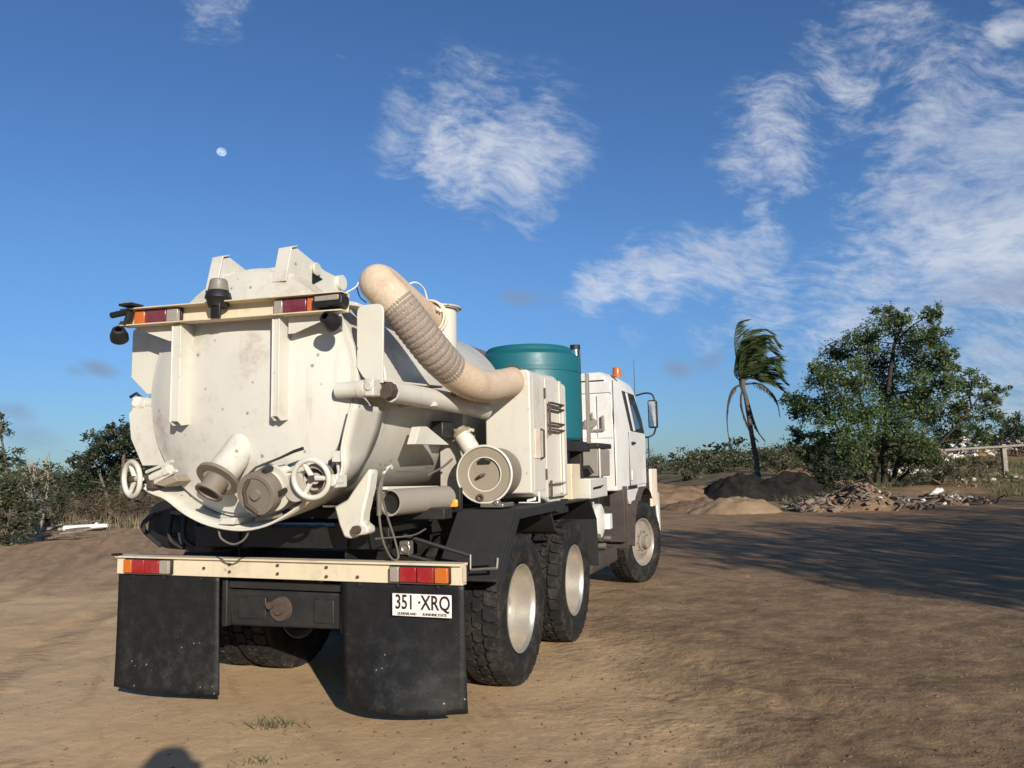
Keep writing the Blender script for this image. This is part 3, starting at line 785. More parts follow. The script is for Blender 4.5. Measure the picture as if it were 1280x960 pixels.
# ribs, light bar
for x_, w_ in ((-.357, .068), (.343, .05)):
    bot = 1.765
    yb = -.30 - .115 * (1 - (min(.68, math.hypot(x_, bot - TZ)) / .69) ** 2.5)
    mb = MB().prism([(-.478, 2.35), (-.478, bot + .01), (-.45, bot - .012), (yb + .03, bot), (-.30, 2.35)], 'x', x_ - w_ / 2, x_ - w_ / 2 + .008)
    mb.prism([(-.478, 2.35), (-.478, bot + .01), (-.45, bot - .012), (yb + .03, bot), (-.30, 2.35)], 'x', x_ + w_ / 2 - .008, x_ + w_ / 2)
    mb.box(x_ - w_ / 2 + .001, x_ + w_ / 2 - .001, -.474, -.466, bot + .012, 2.348)
    P('door_rib', mb, CREAM2, .002)
lb = bpy.data.objects.new('light_bar_pivot', None)
def tilt(o):                                      # the bar hangs slightly lower on the right
    o.data.transform(Matrix.Translation((0, 0, 2.36)) @ Matrix.Rotation(R(1.55), 4, 'Y') @ Matrix.Translation((0, 0, -2.36))); return o
bx0, bx1 = -.765, .785
mb = MB().prism([(-.43, 2.345), (-.43, 2.452), (-.51, 2.452), (-.51, 2.444), (-.438, 2.444), (-.438, 2.353), (-.51, 2.353), (-.51, 2.345)], 'x', bx0, bx1)
bar = tilt(P('light_bar', mb, BUMPER, .002))
for s in (-1, 1): tilt(P('bar_gusset', MB().prism([(s * .40, 2.344), (s * .72, 2.344), (s * .44, 2.25), (s * .40, 2.25)], 'y', -.436, -.43), CREAM2, parent=bar))
def bar_light(x0, x1, segs):
    h = tilt(tail_light(x0, x1, 2.360, 2.438, -.4395, segs))
    for c_ in h.children: tilt(c_)
bar_light(T(167, 392, y=-.48).x, T(222, 390, y=-.48).x, [(.25, ORGL, 'amber_lens'), (.48, REDD, 'red_lens'), (.27, CLRL, 'clear_lens')])
bar_light(T(341, 380, y=-.48).x, T(400, 376, y=-.48).x, [(.20, CLRL, 'clear_lens'), (.51, REDD, 'red_lens'), (.29, ORGL, 'amber_lens')])
# clamps and work lamps at the ends
zr, zl = 2.36 - .785 * .027, 2.36 + .765 * .027
mb = MB().prism(rnd([(.62, zr + .012), (.80, zr + .010), (.80, zr + .075), (.62, zr + .082)], (1, 2), .025), 'y', -.53, -.45)
o = P('end_lamp', mb, BLACK, .006); P('lamp_glass', MB().box(.635, .785, -.538, -.531, zr + .040, zr + .068), CLRL, .004, parent=o)
def worklamp(c, r, ax):
    A_ = Vector(ax).normalized(); c = Vector(c)
    o = P('work_lamp', MB().lathe([(-.05, .02), (-.045, r * .7), (0, r), (.03, r), (.03, r * .9), (.022, r * .85), (.022, 0)], c, A_, 20), BLACK)
    P('lamp_glass', MB().lathe([(.0225, r * .84), (.03, 0)], c, A_, 20), CLRL, parent=o)
    P('lamp_bracket', MB().tube([c + Vector((0, 0, r * .9)), c + Vector((0, .02, .085))], .012, 8), CHASSIS, parent=o)
p = T(413, 400, y=-.50); worklamp(p, .052, (.1, .9, -.4))
p = T(149, 418, y=-.50); worklamp(p, .052, (-.5, .6, -.6))
a_, b_ = T(140, 393, y=-.5), T(163, 388, y=-.5)
mb = MB().tube([a_, b_], .020, 8).tube([b_, T(157, 405, y=-.5)], .018, 8).box(b_.x - .04, b_.x + .06, -.55, -.46, 2.478, 2.492)
P('side_lamp_arm', mb, BLACK)
P('side_lamp_dome', MB().lathe([(0, .04), (.02, .034), (.03, 0)], T(162, 382, y=-.5), (0, 0, 1), 16), BCNGREY)
# beacon
p = T(273, 372, y=-.49); zb = p.z
mb = MB().lathe([(-.05, .0), (-.05, .055), (-.01, .066), (0, .075), (.03, .068), (.045, .055), (.045, 0)], p, (0, 0, 1), 24)
bc = P('beacon_base', mb, BLACK)
P('beacon_dome', MB().lathe([(.045, .056), (.05, .058), (.105, .048), (.112, .04), (.114, 0)], p, (0, 0, 1), 24), BCNGREY, parent=bc)
P('beacon_bracket', MB().box(p.x - .02, p.x + .045, -.53, -.515, p.z - .12, p.z - .02), BLACK, .004, parent=bc)
# hinge brackets on the tank's crown
def hinge(x0, x1, k):
    zz = TZ + .66
    prof = [(-.31, zz - .06), (-.30, 2.60), (-.25, 2.80), (-.19, 2.815), (.10, 2.735 + k * .01), (.24, 2.74 if k else 2.70), (.30, 2.70 if k else 2.68), (.31, 2.62), (.30, zz - .04)]
    h = P('hinge_bracket', MB().prism(prof, 'x', x0, x1), CREAM2, .012)
    P('hinge_edge_strip', MB().prism([(-.318, 2.58), (-.263, 2.80), (-.20, 2.825), (-.20, 2.817), (-.256, 2.793), (-.308, 2.58)], 'x', x0 - .012, x1 + .012), CREAM, .003, parent=h)
    P('hinge_pin', MB().cyl((x0 - .02, -.02, 2.72), (x1 + .03, -.02, 2.72), .03, None, 16).torus((x1 + .022, -.02, 2.72), (1, 0, 0), .034, .008, 20, 6), CREAM, parent=h)
    P('hinge_slot', MB().prism([(-.04, 2.69), (.07, 2.68), (-.04, 2.62)], 'x', x1 - .001, x1 + .006), BLACK, parent=h)
hinge(-.285, -.225, 0); hinge(.205, .275, 1)
P('hinge_tube', MB().cyl((-.225, -.12, 2.66), (.205, -.12, 2.66), .055, None, 20).prism([(-.26, 2.60), (-.22, 2.70), (.05, 2.70), (.10, 2.60)], 'x', -.222, .20), CREAM)
P('hinge_lug', MB().cyl((.19, .27, 2.70), (.30, .27, 2.70), .05, None, 18), CREAM2)
# valves, ports and hand wheels
def handwheel(c, ax, r, nm='hand_wheel'):
    c = Vector(c); A_ = Vector(ax).normalized(); u = Vector((0, 0, 1)); X_ = u.cross(A_).normalized(); Y_ = A_.cross(X_)
    o = P(nm, MB().torus(c, A_, r, .0145, 40, 10), CREAM2)
    mb = MB()
    for k in range(3):
        a_ = math.pi / 2 + k * 2 * math.pi / 3 + .5
        mb.tube([c - A_ * .02, c - A_ * .012 + (X_ * math.cos(a_) + Y_ * math.sin(a_)) * r], [.016, .012], 8)
    P('spoke', mb, CREAM2, parent=o)
    P('wheel_nut', MB().cyl(c - A_ * .10, c + A_ * .012, .02, .018, 10), RUSTY, parent=o)
    return o
hl = T(165, 597.5, y=-.47); handwheel(hl, (-.35, -1, -.05), .101)
hr = T(389, 597, y=-.52); handwheel(hr, (.12, -1, -.18), .101)
mb = MB().tube([hl + Vector((.03, .08, 0)), hl + Vector((.06, .17, .01))], .022, 10)
e = lambda px, py, y_=-.42: T(px, py, y=y_)
g1 = [e(183, 589), e(216, 575)]; g2 = [e(193, 602), e(221, 587)]
mb.tube(g1, .010, 6).tube(g2, .010, 6)
mb.tube([e(190, 596), e(206, 589)], .026, 10).tube([e(207, 588), e(213, 585)], .034, 8)
lv = P('left_gate_valve', mb, CREAM2)
P('valve_body', MB().prism([((p_.x), p_.z) for p_ in (e(192, 604), e(219, 592), e(224, 600), e(206, 607))], 'y', -.43, -.30), DRUM, .006, parent=lv)
P('valve_gland', MB().box(hl.x + .075, hl.x + .125, -.44, -.34, hl.z - .06, hl.z + .03), RUSTY, .008, parent=lv)
lv.name = 'gate_valve'
mb = MB().tube([hr + Vector((0, .03, 0)), hr + Vector((-.02, .16, .01))], [.03, .03], 12)
q = e(376, 607, -.44); mb.lathe([(-.05, .0), (-.05, .075), (.05, .085), (.12, .085)], q, (.1, 1, .1), 24)
rv = P('gate_valve', mb, GREYP)
P('valve_bracket', MB().box(hr.x + .06, hr.x + .12, -.46, -.36, hr.z - .05, hr.z + .02).cyl((hr.x + .10, -.48, hr.z - .02), (hr.x + .10, -.40, hr.z - .02), .024, None, 10), CREAM2, .006, parent=rv)
P('valve_bonnet', MB().lathe([(-.05, .03), (-.04, .075), (.02, .082), (.05, .06)], hr + Vector((-.004, .07, .005)), (.12, -1, -.18), 20), DRUM, parent=rv)
P('door_clamp', MB().tube([e(424, 574, -.33), e(426, 590, -.36), e(418, 604, -.38)], .02, 10).box(.66, .72, -.40, -.30, 1.52, 1.58), CREAM2, .004)
# left spout
s0, s1 = e(298, 563, -.39), e(272, 598, -.54)
ax = (s1 - s0).normalized()
sp = P('discharge_spout', MB().tube([s0 - ax * .06, s0, s1], [.085, .085, .088], 32), CREAM)
fl = MB().lathe([(-.014, .085), (-.014, .125), (.006, .125), (.006, .085)], s1, ax, 36, True)
P('spout_flange', fl, DUSTD, .002, parent=sp)
s2 = e(269, 612, -.64)
P('spout_nozzle', MB().lathe([(0, .066), (.075, .066), (.08, .078), (.095, .078), (.095, .06), (.04, .055)], s1, (ax + Vector((-.12, -.12, -.35))).normalized(), 28), DUSTD, parent=sp)
# right capped port
ax2 = Vector((.04, -1, -.30)).normalized(); c0 = e(319, 617, -.60) - ax2 * .185
rp = P('suction_port', MB().lathe([(-.06, .10), (.05, .10), (.05, .135), (.068, .135), (.068, .10), (.10, .10)], c0, ax2, 36), CREAM2)
P('port_cap', MB().lathe([(.10, .112), (.165, .118), (.185, .112), (.185, .09), (.178, .085), (.178, .03), (.195, .028), (.195, 0)], c0, ax2, 36), DUSTD, parent=rp)
u_ = ax2.cross(Vector((0, 0, 1))).normalized(); v_ = u_.cross(ax2)
cc = c0 + ax2 * .19
P('cap_hasp', MB().tube([cc + u_ * .02 + v_ * .085, cc + u_ * .055 + v_ * .03 + ax2 * .008, cc + u_ * .055 - v_ * .05 + ax2 * .008, cc + u_ * .0 - v_ * .10], .010, 8), RUSTY, parent=rp)
for uu, vv in ((-.115, -.01), (-.05, .115), (.125, -.02), (.03, -.12)):
    q = c0 + ax2 * .10 + u_ * uu + v_ * vv
    P('cam_lug', MB().cyl(q - ax2 * .02, q + ax2 * .05, .015, None, 8), CHASSIS, parent=rp)
P('cap_lever', MB().tube([e(307, 597, -.60), e(313, 590, -.60), e(320, 583, -.58), e(350, 571, -.53), e(367, 563, -.50), e(379, 559, -.49)], [.012, .008, .007, .007, .009, .010], 8), BLACK)
P('door_stay_rod', MB().tube([e(343, 594, -.44), e(384, 578, -.42)], .006, 8), CREAM2)
P('collar_step', MB().prism([(p_.x, p_.z) for p_ in (e(275, 654, -.38), e(294, 654, -.38), e(297, 646, -.38), e(281, 646, -.38))], 'y', -.40, -.22), CREAM2, .004)
P('collar_drain', MB().tube([e(320, 648, -.38), e(352, 642, -.36)], .014, 10), DRUM)
P('sling_cable', MB().tube(cr([e(273, 660, -.36), e(277, 672, -.36), e(292, 679, -.36), e(306, 672, -.36), e(314, 656, -.36)], 6), .006, 8), CABLE)
# prop claw on the right
pr = [T(a_, b_, y=-.12) for a_, b_ in ((463, 584), (466, 588), (463, 610), (456, 640), (455, 652), (462, 657), (462, 665), (456, 667), (444, 668), (440, 672), (432, 670), (426, 655), (420, 632), (436, 623), (443, 612))]
claw = P('prop_claw', MB().prism([(p_.x, p_.z) for p_ in pr], 'y', -.14, -.05), CREAM2, .012)
c_ = T(446, 661, y=-.15); P('claw_pin', MB().cyl(c_ + Vector((0, .05, 0)), c_ + Vector((0, -.025, 0)), .026, .024, 14), RUSTY, parent=claw)
P('prop_web', MB().prism([(p_.x, p_.z) for p_ in (T(458, 605, y=0), T(470, 605, y=0), T(464, 628, y=0), T(457, 640, y=0))], 'y', -.02, .0), CREAM2, .004)
# muffler tube under the flank
ta, tb_ = T(487, 627, x=.80), T(557, 621, x=.84)
mt = P('hose_tray_tube', MB().lathe([(0, .078), (0, .068), (.5, .068)], ta, tb_ - ta, 32).lathe([(0, .078), ((tb_ - ta).length, .078), ((tb_ - ta).length, 0)], ta, tb_ - ta, 32), TUBEP)
P('tray_shelf', MB().prism([(T(484, 607, x=.8).y, T(484, 607, x=.8).z), (T(548, 606, x=.8).y, T(548, 606, x=.8).z), (T(548, 610, x=.8).y, T(548, 610, x=.8).z), (T(484, 611, x=.8).y, T(484, 611, x=.8).z)], 'x', .62, .80), CREAM2, .003)
P('tube_dark_disc', MB().lathe([(.04, .0), (.04, .067)], ta, tb_ - ta, 24), BLACK, parent=mt)  # black disc set in the bore, standing for its dark depth
f_ = lambda px, py, x_=.80: T(px, py, x=x_)
P('hook_rod', MB().tube([f_(479, 591), f_(485, 583), f_(489, 581), f_(490, 584)], .008, 8), CREAM2)
P('grab_rail', MB().tube([f_(494, 588), f_(536, 588), f_(536, 583)], .006, 8).tube([f_(532, 583), f_(538, 582)], .012, 8), STEEL)
P('loop_cable', MB().tube(cr([f_(482, 585), f_(474, 610), f_(474, 642), f_(479, 675), f_(490, 697), f_(498, 695), f_(494, 675), f_(483, 640), f_(477, 612), f_(480, 590)], 6), .0065, 8), CABLE)
P('cable_sleeve', MB().tube([f_(474, 612), f_(474, 643)], .014, 8), CABLE)
P('slack_cable', MB().tube(cr([f_(536, 592), f_(553, 583), f_(565, 573)], 6), .008, 8), CABLE)
P('slack_cable', MB().tube(cr([f_(470, 672), f_(515, 668), f_(532, 660)], 6), .005, 6), CABLE)
P('air_line', MB().tube([T(578, 637, y=.6) + Vector((-.25, -.2, 0)), T(538, 648, y=.6)], .004, 6).tube([T(539, 633, y=.6), T(537, 650, y=.6)], .006, 6).tube([T(549, 640, y=.6), T(539, 656, y=.6)], .006, 6), STEEL)
P('shackle', MB().box(.745, .81, .20, .26, .965, 1.045).torus((.79, .195, 1.005), (0, 1, 0), .026, .008, 20, 6), STEEL, .004)
c_ = T(562, 628, y=.62); mk = P('side_marker', MB().box(c_.x - .05, c_.x + .05, .62, .65, c_.z - .025, c_.z + .025), AMBM, .008)
P('marker_reflector', MB().box(c_.x - .02, c_.x + .02, .63, .65, c_.z + .03, c_.z + .05), REDL, .004, parent=mk)
P('marker_mount', MB().box(c_.x - .10, c_.x + .06, .655, .70, c_.z - .06, c_.z + .10), BLACK, .004)
# hydraulic pack under the left flank
mb = MB().prism(rnd([(-1.22, 1.25), (-1.24, 1.06), (-1.10, .97), (-.62, .95), (-.60, 1.20), (-.82, 1.26), (-1.12, 1.30)], (0, 1, 2, 6), .05), 'y', .22, .62)
hyd = P('hydraulic_pack', mb, BLACK, .02)
P('pack_label_plate', MB().box(-1.02, -.92, .205, .22, 1.20, 1.225), GREYPL, parent=hyd)
for k, (a_, b_, c_) in enumerate((((-1.0, 1.2), (-.96, 1.05), (-.9, .98)), ((-.88, 1.22), (-.84, 1.05), (-.78, .98)), ((-.76, 1.2), (-.74, 1.08), (-.66, .99)), ((-1.14, 1.22), (-1.20, 1.12), (-1.08, .99)))):
    P('hydraulic_hose', MB().tube(cr([(a_[0], .20, a_[1]), (b_[0], .15, b_[1]), (c_[0], .20, c_[1])], 6), .016, 8), BLACK, parent=hyd)
P('pack_fitting', MB().cyl((-1.0, .19, 1.06), (-1.0, .22, 1.06), .02, None, 10), STEEL, parent=hyd)
P('pack_pipe', MB().cyl((-.93, .20, 1.08), (-.90, .20, .98), .012, None, 8), STEEL, parent=hyd)
P('pack_foot', MB().box(-.86, -.64, .18, .40, .955, 1.0), RUSTY, .008, parent=hyd)
# drum filter on the right
dc = Vector((1.015, .92, 1.432)); dax = Vector((.10, -1, -.02)).normalized()
dr = P('filter_drum', MB().lathe([(-.34, .0), (-.34, .18), (-.02, .187), (.0, .196), (.012, .196), (.016, .187), (.006, .18), (.002, .118), (-.014, .112), (-.016, 0)], dc, dax, 56), DRUM)
P('drum_rim', MB().torus(dc + dax * .008, dax, .193, .009, 56, 8).torus(dc + dax * .0, dax, .116, .005, 44, 6), CREAM2, parent=dr)
P('drum_dark_patch', MB().prism([(dc.x - .055, dc.z + .065), (dc.x + .035, dc.z + .07), (dc.x + .045, dc.z + .09), (dc.x - .02, dc.z + .108), (dc.x - .06, dc.z + .085)], 'y', dc.y + .004, dc.y + .012), BLACK, parent=dr)  # black patch at the top of the drum's inner disc
P('drum_latch', MB().torus(dc + dax * .02 + Vector((-.03, 0, -.158)), dax, .019, .009, 16, 6), RUSTY, parent=dr)
P('drum_handle', MB().tube([dc + dax * .0 + Vector((-.06, 0, -.03)), dc + Vector((-.02, -.03, -.01)), dc + dax * .0 + Vector((.0, 0, .0))], .010, 8), RUSTY, parent=dr)
P('drum_foot', MB().box(dc.x - .03, dc.x + .14, dc.y - .02, dc.y + .2, 1.207, 1.235).cyl((dc.x + .09, dc.y - .03, 1.24), (dc.x + .09, dc.y + .03, 1.24), .02, None, 8), STEEL, .006, parent=dr)
a_, b_ = T(590, 562, y=.98), T(577, 541, y=.98)
pp = P('drum_pipe', MB().cyl(a_ + (a_ - b_) * .6, b_, .062, .062, 24), CREAM2)
P('pipe_clamp', MB().torus(b_, (b_ - a_), .066, .012, 24, 6).cyl(b_, b_ + (b_ - a_) * .25, .05, .05, 16), DRUM, parent=pp)
P('clamp_lever', MB().tube([T(583, 541, y=.95), T(588, 536, y=.95), T(592, 537, y=.95)], .012, 8).tube([T(580, 552, y=.97), T(577, 563, y=.97), T(579, 570, y=.97)], .012, 8), CREAM2, parent=pp)
P('drum_inlet_pipe', MB().tube([T(572, 545, y=1.0), T(555, 540, y=.95), T(540, 530, y=.9)], .05, 16), DRUM)
# cabinet on the right side
CX0, CX1, CY0, CY1 = .835, 1.195, 1.395, 2.36
sec = rnd([(CX0, 1.285), (CX0, 1.89), (1.0, 2.195), (1.06, 2.20), (CX1, 2.205), (CX1, 1.285)], (4,), .05)
mb = MB()
low = [(.0, 0)]
ys = [(CY0, 0.0, 0.0), (1.72, -.06, .0), (2.06, -.175, .02)]
sec3 = lambda dz, dt: [(x_, (z_ + dz) if z_ < 1.5 else z_ + (dt if z_ > 2.1 else 0)) for x_, z_ in sec]
nS = len(sec); V = []; Fc = []
for y_, dz, dt in ys + [(2.14, -.06, .0), (CY1, -.05, -.02)]: V += [(x_, y_, z_) for x_, z_ in sec3(dz, dt)]
for i in range(4):
    for k in range(nS): Fc.append((i * nS + k, i * nS + (k + 1) % nS, (i + 1) * nS + (k + 1) % nS, (i + 1) * nS + k))
Fc += [tuple(range(nS)), tuple(range(4 * nS, 5 * nS))]
cab_ = P('side_cabinet', MB().add(V, Fc), BOXP, .012)
P('cabinet_seam', MB().box(CX1, CX1 + .012, 1.735, 1.775, 1.24, 2.17), BOXP, .004, parent=cab_)
P('cabinet_seam', MB().box(CX1, CX1 + .016, 2.12, 2.165, 1.26, 2.185), BOXP, .004, parent=cab_)
P('cabinet_door_panel', MB().box(CX1, CX1 + .004, 1.45, 1.72, 1.30, 2.15), BOXP, .002, parent=cab_)
for z_ in (1.42, 2.05): P('hinge', MB().cyl((CX1 + .010, 1.725, z_ - .04), (CX1 + .010, 1.725, z_ + .04), .010, None, 8), RUSTY, parent=cab_)
hd = P('handle_plate', MB().box(CX1 + .005, CX1 + .013, 1.46, 1.60, 1.54, 1.76), PINK, .003, parent=cab_)
P('handle', MB().tube([(CX1 + .016, 1.60, 1.76), (CX1 + .05, 1.56, 1.75), (CX1 + .05, 1.56, 1.55), (CX1 + .016, 1.60, 1.54)], .009, 8), RUSTY, parent=cab_)
for z_ in (1.98, 1.94, 1.82, 1.77, 1.35, 1.25):
    P('ladder_rung', MB().box(CX1 + .02, CX1 + .05, 1.78, 2.14, z_ - .006, z_ + .006), RUSTY if z_ > 1.5 else GREYP, .002, parent=cab_)
for za_, zb_ in ((1.72, 1.985), (1.24, 1.37)): P('ladder_stile', MB().box(CX1 + .02, CX1 + .04, 1.775, 1.787, za_, zb_), RUSTY, .002, parent=cab_)
P('ladder_stile', MB().box(CX1 + .02, CX1 + .04, 2.135, 2.147, 1.24, 1.985), BOXP, .002, parent=cab_)
P('cabinet_bracket', MB().box(1.19, 1.2, 1.55, 1.58, 1.21, 1.29).box(1.05, 1.2, 1.50, 1.58, 1.208, 1.216).tube([(1.1, 1.56, 1.225), (1.16, 1.56, 1.235), (1.165, 1.56, 1.285)], .012, 8), WHITE, .002)
P('cabinet_base', MB().box(.82, 1.18, 1.62, 2.4, 1.09, 1.203), CHASSIS, .005)
# hose from the riser over to the cabinet
HP = [T(544, 400, y=.84), T(526, 390, y=.62), T(502, 370, y=.32), T(482, 354, y=.10), T(472, 352, y=-.06), T(481, 363, y=-.04), T(498, 381, y=.0), T(521, 411, x=.93), T(549, 446, x=1.0), T(578, 472, x=1.04), T(604, 482, x=1.06), T(628, 479, x=1.05), T(643, 475, x=1.045)]
hc = cr(HP, 10)
hose = P('suction_hose', MB().tube(hc, [.098 + .012 * min(1, max(0, (i - 22) / 20)) for i in range(len(hc))], 32), HOSE, 0, 60)
i0, i1 = 58, 85
seg = cr([tuple(p) for p in hc[i0:i1 + 1]], 8); ns = len(seg)
P('ribbed_sleeve', MB().tube(seg, [.1095 + .0055 * abs(math.sin(math.pi * 16 * k / (ns - 1))) * min(1, 4 * k / ns, 4 * (ns - 1 - k) / ns) for k in range(ns)], 36, False), HOSEB, 0, 80, hose)
P('hose_clamp', MB().torus(hc[-3], hc[-1] - hc[-5], .112, .010, 32, 6).box(hc[-3].x + .10, hc[-3].x + .135, hc[-3].y - .02, hc[-3].y + .02, hc[-3].z - .03, hc[-3].z + .03), RUSTY, parent=hose)
rs = T(549, 402, y=.95)
rz = P('riser_pipe', MB().lathe([(TZ + .20 - rs.z, .125), (T(549, 387, y=.95).z - rs.z, .125), (T(549, 387, y=.95).z - rs.z, .15), (T(549, 386, y=.95).z - rs.z + .012, .15), (T(549, 386, y=.95).z - rs.z + .012, 0)], rs, (0, 0, 1), 36), CREAM2)
P('riser_lid', MB().lathe([(0, .16), (.012, .16), (.012, 0)], Vector((rs.x, rs.y, T(549, 386, y=.95).z + .0)), (0, 0, 1), 36), GREYP, parent=rz)
for i in (3, 5): P('hose_strap', MB().torus(hc[i], hc[i + 1] - hc[i - 1], .12, .009, 32, 6).cyl(hc[i] + Vector((.09, -.08, .02)), hc[i] + Vector((.12, -.10, .03)), .014, None, 8), PINK, parent=rz)
P('tie_wire', MB().tube(cr([T(428, 367, y=-.45), T(444, 358, y=-.3), T(448, 352, y=-.2)], 5), .005, 6).tube(cr([T(508, 355, y=.3), T(520, 352, y=.4), T(530, 360, y=.5), T(534, 373, y=.55)], 6), .006, 6), CABLEW)
P('black_wire', MB().tube(cr([T(446, 358, y=-.25), T(450, 370, y=-.2), T(458, 377, y=-.2)], 5), .004, 6), BLACK)
# teal water tank
wc = Vector((.635, 3.05, 0)); r_ = .50
wt = P('water_tank', MB().lathe([(1.72, 0), (1.72, r_ - .02), (1.74, r_), (2.50, r_), (2.52, r_ - .005), (2.55, r_ - .045), (2.565, r_ - .07), (2.60, r_ - .085), (2.615, r_ - .10), (2.625, r_ - .25), (2.63, 0)], wc, (0, 0, 1), 64), TEAL)
P('tank_lid', MB().lathe([(2.625, .17), (2.65, .165), (2.655, 0)], wc + Vector((-.1, .1, 0)), (0, 0, 1), 32), TEAL, parent=wt)
P('tank_band', MB().lathe([(2.36, r_ - .002), (2.365, r_ + .006), (2.40, r_ + .006), (2.405, r_ - .002)], wc, (0, 0, 1), 64), TEAL, parent=wt)
P('tank_frame', MB().box(.1, 1.1, 2.57, 3.53, 1.62, 1.715), CHASSIS, .006)
P('tank_frame_post', MB().box(1.095, 1.125, 3.42, 3.48, 1.7, 2.40), SHROUD, .004)
for ya_, yb_ in ((3.30, 3.40), (2.62, 2.70)): P('tank_frame_leg', MB().box(.95, 1.06, ya_, yb_, 1.2, 1.62), CHASSIS, .005)
P('filter_housing', MB().prism(rnd([(-.66, 1.3), (-.66, 2.58), (-.5, 2.68), (.10, 2.68), (.10, 1.3)], (1, 2), .05), 'y', 2.62, 3.4), GREYPL, .02)
ex = T(719, 440, y=3.9)
st = P('exhaust_stack', MB().cyl((ex.x, ex.y, 1.5), (ex.x, ex.y, 2.77), .055, None, 24), CHASSIS)
P('exhaust_shield', MB().lathe([(0, .058), (.14, .058)], (ex.x, ex.y, 2.575), (0, 0, 1), 24), CHROME, parent=st)
# boxes between cabinet and cab
P('tool_box', MB().prism([(.90, 1.13), (.90, 1.50), (1.12, 1.50), (1.12, 1.16), (.98, 1.16), (.98, 1.13)], 'y', 2.75, 3.05), BUMPER, .008)
P('side_step_box', MB().box(.70, 1.20, 3.10, 3.80, 1.17, 1.36), CREAM, .01)
P('step_slot', MB().prism([(3.2, 1.275), (3.65, 1.29), (3.5, 1.262), (3.2, 1.255)], 'x', 1.20, 1.206), BLACK)
mb = MB().prism(rnd([(.80, 1.37), (.80, 1.66), (1.09, 1.66), (1.085, 1.37)], (1, 2), .03), 'y', 3.9, 4.45)
sh = P('engine_shroud', mb, SHROUD, .01)
P('shroud_lip', MB().box(.78, 1.10, 3.88, 4.5, 1.665, 1.72), CHASSIS, .01, parent=sh)
P('shroud_pipe', MB().tube([(.86, 3.86, 1.45), (1.0, 3.84, 1.46), (1.03, 3.84, 1.40)], .03, 10), CHASSIS, parent=sh)
P('shroud_edge', MB().box(1.095, 1.108, 3.9, 3.93, 1.36, 1.66), WHITE, .002, parent=sh)
P('black_gear_housing', MB().box(.55, .88, 3.5, 4.5, .75, 1.36).box(.60, .95, 4.5, 4.70, 1.0, 1.72), BLACK, .02)
ad = P('air_canister', MB().lathe([(-.25, .17), (-.02, .185), (.0, .18), (.012, .15), (.015, 0)], (1.0, 4.3, .885), (1, 0, .0), 36), WHITE)
P('canister_bracket', MB().box(.92, .98, 3.95, 4.12, .85, 1.10), WHITE, .008, parent=ad)
P('canister_bracket', MB().box(.96, 1.06, 4.46, 4.60, .78, .95), WHITE, .008, parent=ad)
for y_, z_ in ((4.0, .74), (4.25, .62), (4.5, .68)): P('canister_fitting', MB().cyl((.98, y_, z_), (1.06, y_, z_), .033, None, 12), STEEL, parent=ad)
P('muffler', MB().prism(rnd([(.62, .40), (.62, .58), (1.08, .58), (1.08, .40)], (0, 1, 2, 3), .06), 'y', 3.55, 4.72), BROWNG, .02)
# front wheel guard
arc = []
for k in range(13):
    a_ = R(200 - k * 14); arc.append((AX3 + .66 * math.cos(a_), HUB + .04 + .66 * math.sin(a_)))
arc = [(AX3 - .88, .55)] + [(AX3 - .80, .85), (AX3 - .64, 1.05)] + [q for q in arc if q[1] > 1.0] 
o2 = [(y_ + (.02 if y_ < AX3 - .5 else 0), z_ - .015) for y_, z_ in reversed(arc)]
fg = P('front_fender', MB().prism(arc + o2, 'x', .78, 1.20), BROWNG, .003)
P('fender_flap', MB().box(.80, 1.16, 4.98, 5.0, .52, 1.24).box(.82, 1.14, 4.90, 4.975, .60, 1.20), BROWNG, .01, parent=fg)

# ---- cab
CB = 4.78
def ring(z_, hw, yr, yf, cr_, cf): # plan with cut corners
    return [(-hw + .045, yr, z_), (hw - .045, yr, z_), (hw, yr + .40, z_), (hw, yf - cf * 1.1, z_), (hw - cf, yf, z_), (-hw + cf, yf, z_), (-hw, yf - cf * 1.1, z_), (-hw, yr + .40, z_)]
secs = [ring(1.19, 1.125, CB, 6.88, .16, .42), ring(1.78, 1.135, CB, 6.90, .16, .42), ring(1.90, 1.13, CB, 6.86, .16, .42), ring(2.42, 1.055, CB + .01, 6.68, .16, .42), ring(2.53, 1.02, CB + .02, 6.58, .16, .40), ring(2.585, .96, CB + .07, 6.42, .16, .36), ring(2.60, .7, CB + .3, 6.1, .16, .2)]
V = [p_ for s_ in secs for p_ in s_]; Fc = [tuple(range(8)), tuple(range(48, 56))]
for i in range(6):
    for k in range(8): Fc.append((i * 8 + k, i * 8 + (k + 1) % 8, (i + 1) * 8 + (k + 1) % 8, (i + 1) * 8 + k))
cabm = P('cab_shell', MB().add(V, Fc), WHITE, .018, 30)
for x0_, x1_ in ((-1.04, -.60), (-.58, -.16), (-.14, .28), (.30, .66), (.68, .86), (.88, 1.06)):
    P('rear_panel', MB().box(x0_, x1_, CB - .012, CB + .002, 1.80, 2.30), WHITE, .006, parent=cabm)
P('rear_panel', MB().box(-1.0, 1.05, CB - .010, CB + .002, 2.33, 2.46), WHITE, .006, parent=cabm)
P('roof_seam', MB().box(-1.02, .975, CB - .006, CB + .03, 2.475, 2.482), CHASSIS, parent=cabm)
P('corner_seam', MB().box(1.070, 1.076, CB - .004, CB + .012, 1.25, 2.47), CHASSIS, parent=cabm)
